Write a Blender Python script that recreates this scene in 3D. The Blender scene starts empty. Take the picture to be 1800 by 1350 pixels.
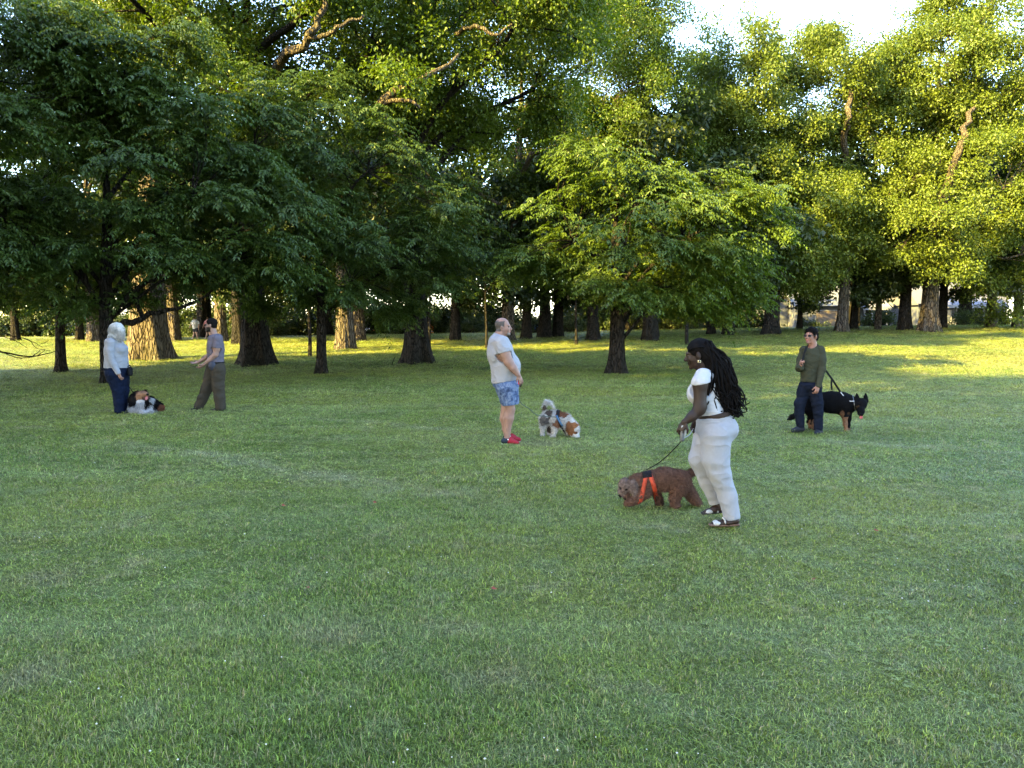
import bpy, math, random
import numpy as np
from mathutils import Vector
np.random.seed(7); random.seed(7)
SC = bpy.context.scene
COL = SC.collection

# ------------------------------------------------------------------ camera
F_PX = 1352.0                       # focal length in pixels of an 1800 px wide frame
CAM_H = 1.75
TILT = math.atan(115.0 / F_PX)
cam_d = bpy.data.cameras.new('camera'); cam_d.sensor_width = 36.0
cam_d.lens = 36.0 * F_PX / 1800.0
cam_d.clip_start = 0.05; cam_d.clip_end = 4000
cam = bpy.data.objects.new('camera', cam_d); COL.objects.link(cam)
cam.location = (0, 0, CAM_H); cam.rotation_euler = (math.pi / 2 - TILT, 0, 0)
SC.camera = cam

# ------------------------------------------------------------------ light
SUN_EL = math.radians(25.0)
LDIR = np.array([0.82, 0.57]); LDIR = LDIR / np.linalg.norm(LDIR)
world = bpy.data.worlds.new('World'); SC.world = world; world.use_nodes = True
wn = world.node_tree.nodes; wl = world.node_tree.links
sky = wn.new('ShaderNodeTexSky'); sky.sky_type = 'NISHITA'; sky.sun_disc = False
sky.sun_elevation = SUN_EL
sky.sun_rotation = math.atan2(-LDIR[0], -LDIR[1]) % (2 * math.pi)
sky.air_density = 1.0; sky.dust_density = 0.6; sky.ozone_density = 1.0
bg = wn['Background']; bg.inputs['Strength'].default_value = 0.15
wl.new(sky.outputs[0], bg.inputs['Color'])
sun_d = bpy.data.lights.new('sun', 'SUN'); sun_d.energy = 5.0; sun_d.angle = math.radians(0.55)
sun_d.color = (1.0, 0.76, 0.19)
sun = bpy.data.objects.new('sun', sun_d); COL.objects.link(sun)
sun.rotation_euler = Vector((LDIR[0] * math.cos(SUN_EL), LDIR[1] * math.cos(SUN_EL), -math.sin(SUN_EL))).to_track_quat('-Z', 'Y').to_euler()
SC.view_settings.view_transform = 'Standard'; SC.view_settings.look = 'None'
SC.view_settings.gamma = 1.0; SC.view_settings.use_curve_mapping = False
SC.view_settings.exposure = 3.5
SC.render.engine = 'CYCLES'
cy = SC.cycles
cy.max_bounces = 4; cy.diffuse_bounces = 2; cy.glossy_bounces = 1; cy.transmission_bounces = 2; cy.transparent_max_bounces = 2
cy.caustics_reflective = False; cy.caustics_refractive = False
cy.use_denoising = True
cy.use_adaptive_sampling = False
SC.render.use_persistent_data = False

# ------------------------------------------------------------------ geometry of the view
def ray(px, py):
    a = (px - 900.0) / F_PX; b = (675.0 - py) / F_PX
    return np.array([a, math.cos(TILT) + b * math.sin(TILT), -math.sin(TILT) + b * math.cos(TILT)])
CAM = np.array([0.0, 0.0, CAM_H])
def at(px, py, Y):
    d = ray(px, py)
    return CAM + d * (Y / d[1])
def sstep(a, b, x):
    t = np.clip((x - a) / (b - a), 0, 1)
    return t * t * (3 - 2 * t)
def ground_z(x, y):
    x = np.asarray(x, float); y = np.asarray(y, float)
    crest = np.clip(0.62 + 0.017 * x, 0.25, 1.15)
    z = crest * sstep(20, 54, y)
    z = z - 0.5 * sstep(60, 74, y)
    z = z + 0.012 * np.sin(x * 0.9 + y * 0.35) * np.sin(y * 0.7) * sstep(1, 4, y)
    return z
def ground_hit(px, py):
    d = ray(px, py); t = 1.0
    ts = np.linspace(1.0, 75, 4000)
    p = CAM[None] + d[None] * ts[:, None]
    below = p[:, 2] < ground_z(p[:, 0], p[:, 1])
    i = int(np.argmax(below)) if below.any() else len(ts) - 1
    return p[i]

# ------------------------------------------------------------------ objects
def link(o, parent=None):
    COL.objects.link(o)
    if parent is not None: o.parent = parent
    return o
def tag(o, label=None, cat=None, group=None, kind=None):
    if label: o['label'] = label
    if cat: o['category'] = cat
    if group: o['group'] = group
    if kind: o['kind'] = kind
    return o
def thing(name, label, cat, loc=(0, 0, 0), group=None, rz=0.0):
    o = bpy.data.objects.new(name, None); o.empty_display_size = 0.1
    o.location = tuple(float(v) for v in loc); o.rotation_euler = (0, 0, rz); link(o)
    return tag(o, label, cat, group)
def make_mesh(name, V, Fc, cols=None, smooth=False, colname='col'):
    """V (n,3); Fc an (m,3|4) array or a list of such arrays"""
    me = bpy.data.meshes.new(name)
    V = np.ascontiguousarray(V, np.float32)
    if not isinstance(Fc, (list, tuple)): Fc = [Fc]
    Fc = [np.asarray(f, np.int32) for f in Fc if len(f)]
    nl = sum(f.size for f in Fc); nf = sum(len(f) for f in Fc)
    me.vertices.add(len(V)); me.vertices.foreach_set('co', V.ravel())
    me.loops.add(nl); me.loops.foreach_set('vertex_index', np.concatenate([f.ravel() for f in Fc]))
    me.polygons.add(nf)
    tot = np.concatenate([np.full(len(f), f.shape[1], np.int32) for f in Fc])
    st = np.concatenate([[0], np.cumsum(tot)[:-1]]).astype(np.int32)
    me.polygons.foreach_set('loop_start', st)
    try: me.polygons.foreach_set('loop_total', tot)
    except Exception: pass
    me.polygons.foreach_set('use_smooth', np.full(nf, smooth, bool))
    if cols is not None:
        c = np.ones((len(V), 4), np.float32); c[:, :cols.shape[1]] = cols
        at_ = me.color_attributes.new(colname, 'FLOAT_COLOR', 'POINT')
        at_.data.foreach_set('color', c.ravel())
    me.update(calc_edges=True)
    return me
def mobj(name, me, mat, parent=None):
    o = bpy.data.objects.new(name, me)
    if mat is not None:
        me.materials.clear(); me.materials.append(mat)
    return link(o, parent)
class MB:
    """collects shapes into one mesh"""
    def __init__(s): s.v = []; s.f3 = []; s.f4 = []; s.n = 0; s.c = []
    def add(s, V, Fc, col=None):
        V = np.asarray(V, float); Fc = np.asarray(Fc, np.int64)
        (s.f3 if Fc.shape[1] == 3 else s.f4).append(Fc + s.n)
        s.v.append(V); s.n += len(V)
        s.c.append(np.tile(np.asarray(col if col is not None else (1, 1, 1), float), (len(V), 1)))
    def box(s, lo, hi, col=None):
        lo = np.asarray(lo, float); hi = np.asarray(hi, float)
        V = np.array([[lo[0], lo[1], lo[2]], [hi[0], lo[1], lo[2]], [hi[0], hi[1], lo[2]], [lo[0], hi[1], lo[2]],
                      [lo[0], lo[1], hi[2]], [hi[0], lo[1], hi[2]], [hi[0], hi[1], hi[2]], [lo[0], hi[1], hi[2]]])
        s.add(V, [[0, 3, 2, 1], [4, 5, 6, 7], [0, 1, 5, 4], [1, 2, 6, 5], [2, 3, 7, 6], [3, 0, 4, 7]], col)
    def prism(s, poly, y0, y1, col=None):
        """polygon in x,z extruded along y"""
        n = len(poly); V = [(p[0], y0, p[1]) for p in poly] + [(p[0], y1, p[1]) for p in poly]
        q = [[i, (i + 1) % n, n + (i + 1) % n, n + i] for i in range(n)]
        s.add(V, q, col)
        fan = [[0, i + 1, i] for i in range(1, n - 1)]; fan2 = [[n, n + i, n + i + 1] for i in range(1, n - 1)]
        s.add(V, fan, col); s.add(V, fan2, col)
    def tube(s, P, R, sides=8, col=None, cap=True):
        V, Q = tube(P, R, sides); s.add(V, Q, col)
        if cap:
            n = len(P)
            for r0, fl in ((0, True), ((n - 1) * sides, False)):
                c = [[r0, r0 + i + 1, r0 + i] if fl else [r0, r0 + i, r0 + i + 1] for i in range(1, sides - 1)]
                s.f3.append(np.asarray(c) + s.n - len(V))
    def lathe(s, prof, c, axis='z', sides=16, col=None):
        a = np.linspace(0, 2 * np.pi, sides, endpoint=False); V = []
        for r, h in prof:
            ring = np.stack([np.cos(a) * r, np.sin(a) * r, np.full(sides, h)], 1); V.append(ring)
        V = np.concatenate(V)
        if axis == 'y': V = V[:, [0, 2, 1]]
        if axis == 'x': V = V[:, [2, 0, 1]]
        q = []
        for k in range(len(prof) - 1):
            for i in range(sides):
                j = (i + 1) % sides; q.append([k * sides + i, k * sides + j, (k + 1) * sides + j, (k + 1) * sides + i])
        s.add(V + np.asarray(c, float), q, col)
    def build(s, name, mat, parent=None, smooth=False, usecol=False):
        V = np.concatenate(s.v); fs = []
        if s.f3: fs.append(np.concatenate(s.f3))
        if s.f4: fs.append(np.concatenate(s.f4))
        me = make_mesh(name, V, fs, np.concatenate(s.c) if usecol else None, smooth)
        return mobj(name, me, mat, parent)
def tube(P, R, sides=6):
    P = np.asarray(P, float); n = len(P); R = np.broadcast_to(np.asarray(R, float), (n,))
    T = np.gradient(P, axis=0); T /= np.linalg.norm(T, axis=1)[:, None] + 1e-9
    ref = np.array([0, 0, 1.0]) if abs(T[0, 2]) < 0.9 else np.array([1.0, 0, 0])
    U = np.cross(T, ref); bad = np.linalg.norm(U, axis=1) < 1e-3
    U[bad] = np.cross(T[bad], [0, 1.0, 0.01]); U /= np.linalg.norm(U, axis=1)[:, None]
    W = np.cross(T, U)
    a = np.linspace(0, 2 * np.pi, sides, endpoint=False)
    V = P[:, None] + R[:, None, None] * (np.cos(a)[None, :, None] * U[:, None] + np.sin(a)[None, :, None] * W[:, None])
    i = np.arange(n - 1)[:, None] * sides; j = np.arange(sides)[None]; k = (j + 1) % sides
    Q = np.stack([i + j, i + k, i + sides + k, i + sides + j], -1).reshape(-1, 4)
    return V.reshape(-1, 3), Q
def spline(P, n):
    """Catmull-Rom through points"""
    P = np.asarray(P, float); m = len(P)
    Q = np.concatenate([[2 * P[0] - P[1]], P, [2 * P[-1] - P[-2]]])
    t = np.linspace(0, m - 1 - 1e-6, n); i = t.astype(int); f = (t - i)[:, None]
    a, b, c, d = Q[i], Q[i + 1], Q[i + 2], Q[i + 3]
    return 0.5 * (2 * b + (c - a) * f + (2 * a - 5 * b + 4 * c - d) * f ** 2 + (3 * b - a - 3 * c + d) * f ** 3)

# ------------------------------------------------------------------ materials
class NT:
    def __init__(s, name):
        s.m = bpy.data.materials.new(name); s.m.use_nodes = True; s.t = s.m.node_tree; s.N = s.t.nodes; s.L = s.t.links
        s.b = s.N['Principled BSDF']; s.out = s.N['Material Output']
    def n(s, typ, **kw):
        nd = s.N.new(typ)
        for k, v in kw.items():
            if k.startswith('i_'):
                key = k[2:]; key = int(key) if key.isdigit() else key.replace('_', ' ')
                nd.inputs[key].default_value = v
            else: setattr(nd, k, v)
        return nd
    def l(s, a, b): s.L.new(a, b)
    def noise(s, scale, detail=3, vec=None, rough=0.55, out='Fac'):
        nd = s.n('ShaderNodeTexNoise'); nd.inputs['Scale'].default_value = scale; nd.inputs['Detail'].default_value = detail
        nd.inputs['Roughness'].default_value = rough
        if vec is not None: s.l(vec, nd.inputs['Vector'])
        return nd.outputs[out]
    def ramp(s, fac, stops):
        nd = s.n('ShaderNodeValToRGB'); cr = nd.color_ramp
        while len(cr.elements) < len(stops): cr.elements.new(0.5)
        for e, (p, c) in zip(cr.elements, stops):
            e.position = p; e.color = (c[0], c[1], c[2], 1) if not np.isscalar(c) else (c, c, c, 1)
        s.l(fac, nd.inputs['Fac']); return nd.outputs['Color']
    def mix(s, fac, a, b, typ='MIX'):
        nd = s.n('ShaderNodeMix', data_type='RGBA', blend_type=typ)
        for key, v in ((0, fac), (6, a), (7, b)):
            if hasattr(v, 'is_linked') or isinstance(v, bpy.types.NodeSocket): s.l(v, nd.inputs[key])
            elif key == 0: nd.inputs[0].default_value = v
            else: nd.inputs[key].default_value = (*v, 1)
        return nd.outputs[2]
    def math(s, op, a, b=0.0, clamp=False):
        nd = s.n('ShaderNodeMath', operation=op); nd.use_clamp = clamp
        for i, v in ((0, a), (1, b)):
            if isinstance(v, bpy.types.NodeSocket): s.l(v, nd.inputs[i])
            else: nd.inputs[i].default_value = v
        return nd.outputs[0]
    def mapping(s, vec, scale=(1, 1, 1), rot=(0, 0, 0)):
        nd = s.n('ShaderNodeMapping'); nd.inputs['Scale'].default_value = scale; nd.inputs['Rotation'].default_value = rot
        s.l(vec, nd.inputs['Vector']); return nd.outputs[0]
    def bump(s, h, strength=0.3, dist=0.01):
        nd = s.n('ShaderNodeBump'); nd.inputs['Strength'].default_value = strength; nd.inputs['Distance'].default_value = dist
        s.l(h, nd.inputs['Height']); s.l(nd.outputs[0], s.b.inputs['Normal'])
    def coord(s, which='Object'): return s.n('ShaderNodeTexCoord').outputs[which]
    def pos(s): return s.n('ShaderNodeNewGeometry').outputs['Position']
    def base(s, c):
        if isinstance(c, bpy.types.NodeSocket): s.l(c, s.b.inputs['Base Color'])
        else: s.b.inputs['Base Color'].default_value = (*c, 1)
    def rough(s, r, spec=0.3):
        s.b.inputs['Roughness'].default_value = r; s.b.inputs['Specular IOR Level'].default_value = spec
def plain(name, c, rough=0.6, spec=0.3, var=0.15, scale=6.0, bump=0.0, bscale=40.0, metal=0.0):
    t = NT(name); co = t.coord()
    n = t.noise(scale, 3, co)
    d = tuple(max(0, v * (1 - var)) for v in c); u = tuple(min(1, v * (1 + var)) for v in c)
    t.base(t.ramp(n, [(0.3, d), (0.7, u)])); t.rough(rough, spec); t.b.inputs['Metallic'].default_value = metal
    if bump > 0: t.bump(t.noise(bscale, 3, co), bump, 0.01)
    return t.m
def vcol(name, rough=0.8, spec=0.2, var=0.2, scale=60.0, bump=0.2, dist=0.004, aniso=(1, 1, 1), sheen=0.0, sss=0.0, wrinkle=0.0):
    t = NT(name); a = t.n('ShaderNodeAttribute', attribute_name='col')
    co = t.mapping(t.coord(), aniso); n = t.noise(scale, 3, co)
    f = t.ramp(n, [(0.25, 0.76 * (1 - var)), (0.75, 0.76 * (1 + var))])
    t.base(t.mix(1.0, a.outputs['Color'], f, 'MULTIPLY')); t.rough(rough, spec)
    if bump > 0:
        if wrinkle:
            wn_ = t.noise(wrinkle, 1.2, t.mapping(t.coord(), (1, 1, 1.7), (0.5, 0.4, 0)), 0.5)
            rd_ = t.ramp(wn_, [(0.30, 0.0), (0.47, 1.0), (0.53, 0.55), (0.72, 0.0)])
            n = t.math('ADD', t.math('MULTIPLY', n, 0.06), t.math('MULTIPLY', rd_, 1.0)); t.bump(n, 0.45, 0.022)
        else: t.bump(n, bump, dist)
    if sheen: t.b.inputs['Sheen Weight'].default_value = sheen
    return t.m
def leaf_mat(name, dark, light, warm=None, transl=0.35, rough=0.45):
    t = NT(name)
    a = t.n('ShaderNodeAttribute', attribute_name='col')
    sp = t.n('ShaderNodeSeparateColor'); t.l(a.outputs['Color'], sp.inputs[0])
    c = t.ramp(sp.outputs[0], [(0.0, dark), (1.0, light)])
    big = t.noise(0.55, 3, t.pos())
    c = t.mix(t.math('MULTIPLY', t.ramp(big, [(0.35, 0.0), (0.7, 1.0)]), 0.45), c, warm if warm else light)
    t.base(c); t.rough(rough, 0.35)
    tr = t.n('ShaderNodeBsdfTranslucent')
    hs = t.n('ShaderNodeHueSaturation'); hs.inputs['Value'].default_value = 1.35; hs.inputs['Saturation'].default_value = 1.1
    t.l(c, hs.inputs['Color']); t.l(hs.outputs[0], tr.inputs['Color'])
    mx = t.n('ShaderNodeMixShader'); mx.inputs[0].default_value = transl
    t.l(t.b.outputs[0], mx.inputs[1]); t.l(tr.outputs[0], mx.inputs[2]); t.l(mx.outputs[0], t.out.inputs['Surface'])
    return t.m
def bark_mat(name, dark, light, scale=1.0):
    t = NT(name); co = t.coord()
    wv = t.n('ShaderNodeVectorMath', operation='ADD'); t.l(co, wv.inputs[0])
    nz = t.n('ShaderNodeTexNoise'); nz.inputs['Scale'].default_value = 2.5; t.l(co, nz.inputs['Vector'])
    sc_ = t.n('ShaderNodeVectorMath', operation='SCALE'); sc_.inputs['Scale'].default_value = 0.16; t.l(nz.outputs['Color'], sc_.inputs[0]); t.l(sc_.outputs[0], wv.inputs[1])
    m = t.mapping(wv.outputs[0], (9 * scale, 9 * scale, 1.9 * scale))
    vo = t.n('ShaderNodeTexVoronoi', feature='DISTANCE_TO_EDGE'); vo.inputs['Scale'].default_value = 1.0; t.l(m, vo.inputs['Vector'])
    n = t.noise(3.0, 5, m, 0.65); n2 = t.noise(0.9, 4, co)
    h = t.math('ADD', t.ramp(vo.outputs['Distance'], [(0.0, 0.0), (0.22, 1.0)]), t.math('MULTIPLY', n, 0.8))
    c = t.ramp(h, [(0.35, tuple(0.5 * v for v in dark)), (0.8, dark), (1.0, light)])
    c = t.mix(t.ramp(n, [(0.42, 0.0), (0.66, 1.0)]), c, light)
    c = t.mix(t.ramp(n2, [(0.45, 0.0), (0.7, 0.55)]), c, tuple(a * b for a, b in zip(light, (0.45, 0.55, 0.45))))
    t.base(c); t.rough(0.95, 0.05); t.bump(h, 1.0, 0.10)
    return t.m
# ================================================================== ground
MOW_LINES = [(ground_hit(150, 775)[:2], ground_hit(900, 890)[:2], 0.45, 0.55), (ground_hit(1080, 920)[:2], ground_hit(1300, 955)[:2], 0.16, 0.5), (ground_hit(1380, 772)[:2], ground_hit(1800, 800)[:2], 0.3, 0.6), (ground_hit(520, 735)[:2], ground_hit(850, 760)[:2], 0.25, 0.5)]
DRY_SPOTS = [(ground_hit(90, 1015)[:2], 0.35), (ground_hit(60, 1185)[:2], 0.25), (ground_hit(590, 1120)[:2], 0.28), (ground_hit(880, 1190)[:2], 0.3), (ground_hit(950, 780)[:2], 0.5)]
def make_ground_mat(name, is_blade):
    t = NT(name); p = t.pos()
    flat = t.mapping(p, (1, 1, 0))
    big = t.noise(0.16, 3, flat); mid = t.noise(0.75, 4, flat); small = t.noise(5.0, 3, flat)
    # mown lines: faint paler bands lying across the lawn
    rot = t.mapping(p, (0.12, 1.5, 0), (0, 0, math.radians(-9)))
    band = t.noise(0.9, 3, rot, 0.5)
    g0 = (0.076, 0.120, 0.015); g1 = (0.158, 0.210, 0.032); gb = (0.215, 0.258, 0.085); gy = (0.212, 0.218, 0.032); dry = (0.33, 0.275, 0.14)
    c = t.ramp(mid, [(0.30, g0), (0.68, g1)])
    c = t.mix(t.ramp(big, [(0.40, 0.0), (0.62, 0.75)]), c, gy)
    c = t.mix(t.ramp(band, [(0.48, 0.0), (0.68, 0.58)]), c, gb)
    pat = t.noise(2.6, 3, flat, 0.6)
    c = t.mix(t.ramp(pat, [(0.50, 0.0), (0.66, 0.7)]), c, (0.172, 0.205, 0.066))
    fine = t.noise(1.6, 5, flat, 0.7)
    c = t.mix(t.ramp(fine, [(0.57, 0.0), (0.74, 0.7)]), c, dry)
    sx = t.n('ShaderNodeSeparateXYZ'); t.l(p, sx.inputs[0])
    wob = t.noise(1.1, 3, flat); wb2 = t.noise(3.5, 4, flat)
    for (ax_, ay_), (bx_, by_), wd_, am_ in MOW_LINES:
        L_ = math.hypot(bx_ - ax_, by_ - ay_); nx_, ny_ = -(by_ - ay_) / L_, (bx_ - ax_) / L_
        dd = t.math('ADD', t.math('MULTIPLY', sx.outputs[0], nx_), t.math('MULTIPLY', sx.outputs[1], ny_))
        dd = t.math('ABSOLUTE', t.math('SUBTRACT', t.math('ADD', dd, t.math('MULTIPLY', wob, 0.9)), nx_ * ax_ + ny_ * ay_ + 0.45))
        mx_, my_ = (ax_ + bx_) / 2, (ay_ + by_) / 2
        al = t.math('ABSOLUTE', t.math('SUBTRACT', t.math('ADD', t.math('MULTIPLY', sx.outputs[0], ny_), t.math('MULTIPLY', sx.outputs[1], -nx_)), ny_ * mx_ - nx_ * my_))
        am_ = t.math('MULTIPLY', t.math('MULTIPLY', t.math('SUBTRACT', 1.0, t.math('DIVIDE', al, L_ * 0.62), True), 1.6, True), am_)
        fc = t.math('MULTIPLY', t.math('SUBTRACT', 1.0, t.math('DIVIDE', dd, wd_), True), t.math('MULTIPLY', t.ramp(wb2, [(0.35, 0.0), (0.6, 1.0)]), am_))
        c = t.mix(fc, c, (0.31, 0.29, 0.18))
    for (ax_, ay_), rd_ in DRY_SPOTS:
        ex = t.math('POWER', t.math('SUBTRACT', sx.outputs[0], ax_), 2.0); ey = t.math('POWER', t.math('SUBTRACT', sx.outputs[1], ay_), 2.0)
        rr_ = t.math('ADD', t.math('DIVIDE', t.math('SQRT', t.math('ADD', ex, ey)), rd_), t.math('MULTIPLY', wb2, 1.2))
        c = t.mix(t.math('MULTIPLY', t.math('SUBTRACT', 1.6, rr_, True), 0.38), c, (0.27, 0.20, 0.12))
    if is_blade:
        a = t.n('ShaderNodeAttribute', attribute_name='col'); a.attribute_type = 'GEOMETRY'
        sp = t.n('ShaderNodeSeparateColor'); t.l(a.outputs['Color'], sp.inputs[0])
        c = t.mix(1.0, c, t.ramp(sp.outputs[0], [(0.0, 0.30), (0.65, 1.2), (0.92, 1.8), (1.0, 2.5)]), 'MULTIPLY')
        c = t.mix(t.ramp(sp.outputs[1], [(0.88, 0.0), (0.91, 1.0)]), c, dry)
        t.base(c); t.rough(0.45, 0.35)
        tr = t.n('ShaderNodeBsdfTranslucent'); t.l(c, tr.inputs['Color'])
        mx = t.n('ShaderNodeMixShader'); mx.inputs[0].default_value = 0.28
        t.l(t.b.outputs[0], mx.inputs[1]); t.l(tr.outputs[0], mx.inputs[2]); t.l(mx.outputs[0], t.out.inputs['Surface'])
    else:
        c = t.mix(t.ramp(small, [(0.4, 0.75), (0.7, 0.45)]), c, (0.045, 0.042, 0.018))
        t.base(c); t.rough(0.95, 0.1); t.bump(t.noise(22.0, 4, flat), 0.7, 0.05)
    return t.m
M_GROUND = make_ground_mat('lawn_ground', False)
M_BLADE = make_ground_mat('lawn_blades', True)
def axis_pts(segs):
    out = []
    for a, b, n in segs: out += list(np.linspace(a, b, n, endpoint=False))
    out.append(segs[-1][1]); return np.array(out)
gx = axis_pts([(-900, -80, 14), (-80, 80, 161), (80, 900, 14)])
gy = axis_pts([(-300, -10, 12), (-10, 90, 126), (90, 1500, 20)])
XX, YY = np.meshgrid(gx, gy, indexing='ij')
V = np.stack([XX, YY, ground_z(XX, YY)], -1).reshape(-1, 3)
ny = len(gy); I, J = np.meshgrid(np.arange(len(gx) - 1), np.arange(ny - 1), indexing='ij')
Q = np.stack([I * ny + J, (I + 1) * ny + J, (I + 1) * ny + J + 1, I * ny + J + 1], -1).reshape(-1, 4)
lawn = mobj('ground', make_mesh('ground', V, Q, None, True), M_GROUND)
tag(lawn, 'wide mown green park lawn', 'lawn', kind='structure')

# road and footpath beyond the lawn
def strip(name, pts, w, lift, mat, label, cat):
    P = spline(pts, 60); T = np.gradient(P, axis=0); T /= np.linalg.norm(T, axis=1)[:, None]
    Nn = np.stack([-T[:, 1], T[:, 0]], 1)
    rows = []
    for k in (-1, -0.33, 0.33, 1):
        q = P + Nn * w * 0.5 * k; rows.append(np.column_stack([q, ground_z(q[:, 0], q[:, 1]) + lift]))
    V = np.stack(rows, 1).reshape(-1, 3); f = []
    for i in range(59):
        for j in range(3): f.append([i * 4 + j, (i + 1) * 4 + j, (i + 1) * 4 + j + 1, i * 4 + j + 1])
    o = mobj(name, make_mesh(name, V, np.array(f), None, True), mat); return tag(o, label, cat, kind='structure')
M_ASPH = plain('asphalt', (0.055, 0.055, 0.058), 0.9, 0.2, 0.25, 3.0, 0.3, 60)
M_PATH = plain('path_concrete', (0.30, 0.26, 0.22), 0.9, 0.2, 0.15, 2.0, 0.2, 50)
strip('footpath', np.array([(-70, 60.5), (-40, 59.5), (-20, 58.5), (-5, 59.5), (10, 62), (40, 66)]), 2.2, 0.03, M_PATH, 'pale footpath along the far edge of the lawn', 'path')
strip('street', np.array([(-120, 84), (-60, 80), (0, 79), (60, 82), (120, 88)]), 8.0, 0.02, M_ASPH, 'grey street behind the trees', 'street')

# ------------------------------------------------------------------ grass
def tuft(seed, n, rad, h0, h1, lean, wid):
    r = np.random.RandomState(seed)
    ang = r.uniform(0, 2 * np.pi, n); rr = rad * np.sqrt(r.uniform(0, 1, n))
    base = np.stack([rr * np.cos(ang), rr * np.sin(ang), np.full(n, -0.005)], 1)
    h = r.uniform(h0, h1, n) * (0.65 + 0.35 * r.uniform(0, 1, n))
    la = r.uniform(0, 2 * np.pi, n); ln = np.abs(r.normal(0, lean, n)) + 0.15
    d = np.stack([np.cos(la), np.sin(la), np.zeros(n)], 1)
    sd = np.stack([-np.sin(la), np.cos(la), np.zeros(n)], 1)
    w = r.uniform(0.6, 1.2, n)[:, None] * wid
    up = np.array([0, 0, 1.0])
    m = base + up * (h * 0.55)[:, None] + d * (h * ln * 0.30)[:, None]
    tip = base + up * (h * np.clip(1 - 0.25 * ln, 0.3, 1))[:, None] + d * (h * ln * 0.95)[:, None]
    V = np.stack([base - sd * w, base + sd * w, m + sd * w * 0.8, m - sd * w * 0.8, tip], 1).reshape(-1, 3)
    o = np.arange(n)[:, None] * 5
    q = o + np.array([[0, 1, 2, 3]]); tr = o + np.array([[3, 2, 4]])
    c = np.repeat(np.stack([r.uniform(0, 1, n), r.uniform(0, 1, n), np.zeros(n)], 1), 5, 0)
    return make_mesh('tuft', V, [tr, q], c, False)
def clover_leafs(seed, n, rad):
    r = np.random.RandomState(seed); mb_v = []; mb_f = []; k = 0
    for i in range(n):
        a = r.uniform(0, 6.28); q = rad * math.sqrt(r.uniform()); c = np.array([q * math.cos(a), q * math.sin(a), r.uniform(0.025, 0.055)])
        for j in range(3):
            b = a + j * 2.094; L = r.uniform(0.012, 0.022)
            d = np.array([math.cos(b), math.sin(b), 0.15]); s = np.array([-math.sin(b), math.cos(b), 0])
            mb_v += [c, c + d * L * 0.7 + s * L * 0.5, c + d * L, c + d * L * 0.7 - s * L * 0.5]; mb_f.append([k, k + 1, k + 2, k + 3]); k += 4
    V = np.array(mb_v); return make_mesh('clover_leaf', V, np.array(mb_f), np.tile([0.6, 0.2, 0.0], (len(V), 1)))
def weed_rosette(seed):
    r = np.random.RandomState(seed); vs = []; fs = []; k = 0
    for i in range(9):
        a = i * 0.7 + r.uniform(-.2, .2); L = r.uniform(0.04, 0.08); w = L * 0.16
        d = np.array([math.cos(a), math.sin(a), 0]); s = np.array([-math.sin(a), math.cos(a), 0]); z = np.array([0, 0, 1.0])
        p = [d * 0.01, d * L * 0.5 + z * L * 0.45, d * L + z * L * 0.35]
        vs += [p[0] - s * w * .3, p[0] + s * w * .3, p[1] + s * w, p[1] - s * w, p[2]]; fs.append((k, k + 1, k + 2, k + 3, k + 4)); k += 5
    V = np.array(vs); f4 = np.array([f[:4] for f in fs]); f3 = np.array([(f[3], f[2], f[4]) for f in fs])
    return make_mesh('weed', V, [f3, f4], np.tile([0.75, 0.2, 0.0], (len(V), 1)))
proto = bpy.data.collections.new('grass_protos')
def add_proto(name, me):
    me.materials.append(M_BLADE); o = bpy.data.objects.new(name, me); proto.objects.link(o)
for i in range(4): add_proto('a_tuft%d' % i, tuft(20 + i, 70, 0.14, 0.026, 0.056, (0.8, 1.0, 1.3, 1.6)[i], 0.0027))
add_proto('b_clover', clover_leafs(5, 16, 0.12))
add_proto('c_weed', weed_rosette(9))
def scatter(name, pts, rot, scl, pick, coll):
    me = bpy.data.meshes.new(name); n = len(pts)
    me.vertices.add(n); me.vertices.foreach_set('co', pts.astype(np.float32).ravel())
    a = me.attributes.new('rot', 'FLOAT_VECTOR', 'POINT'); a.data.foreach_set('vector', rot.astype(np.float32).ravel())
    a = me.attributes.new('scl', 'FLOAT_VECTOR', 'POINT'); a.data.foreach_set('vector', scl.astype(np.float32).ravel())
    a = me.attributes.new('pick', 'INT', 'POINT'); a.data.foreach_set('value', pick.astype(np.int32))
    me.update(); o = bpy.data.objects.new(name, me); link(o)
    ng = bpy.data.node_groups.new(name, 'GeometryNodeTree')
    ng.interface.new_socket('Geometry', in_out='INPUT', socket_type='NodeSocketGeometry')
    ng.interface.new_socket('Geometry', in_out='OUTPUT', socket_type='NodeSocketGeometry')
    N = ng.nodes; L = ng.links
    gi = N.new('NodeGroupInput'); go = N.new('NodeGroupOutput'); iop = N.new('GeometryNodeInstanceOnPoints')
    ci = N.new('GeometryNodeCollectionInfo'); ci.inputs['Collection'].default_value = coll
    ci.inputs['Separate Children'].default_value = True; ci.inputs['Reset Children'].default_value = True
    def na(nm, dt):
        q = N.new('GeometryNodeInputNamedAttribute'); q.data_type = dt; q.inputs['Name'].default_value = nm; return q.outputs[0]
    e = N.new('FunctionNodeEulerToRotation'); L.new(na('rot', 'FLOAT_VECTOR'), e.inputs[0]); L.new(e.outputs[0], iop.inputs['Rotation'])
    L.new(na('scl', 'FLOAT_VECTOR'), iop.inputs['Scale'])
    iop.inputs['Pick Instance'].default_value = True; L.new(na('pick', 'INT'), iop.inputs['Instance Index'])
    L.new(gi.outputs[0], iop.inputs['Points']); L.new(ci.outputs[0], iop.inputs['Instance']); L.new(iop.outputs[0], go.inputs[0])
    md = o.modifiers.new('scatter', 'NODES'); md.node_group = ng
    return o
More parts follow.
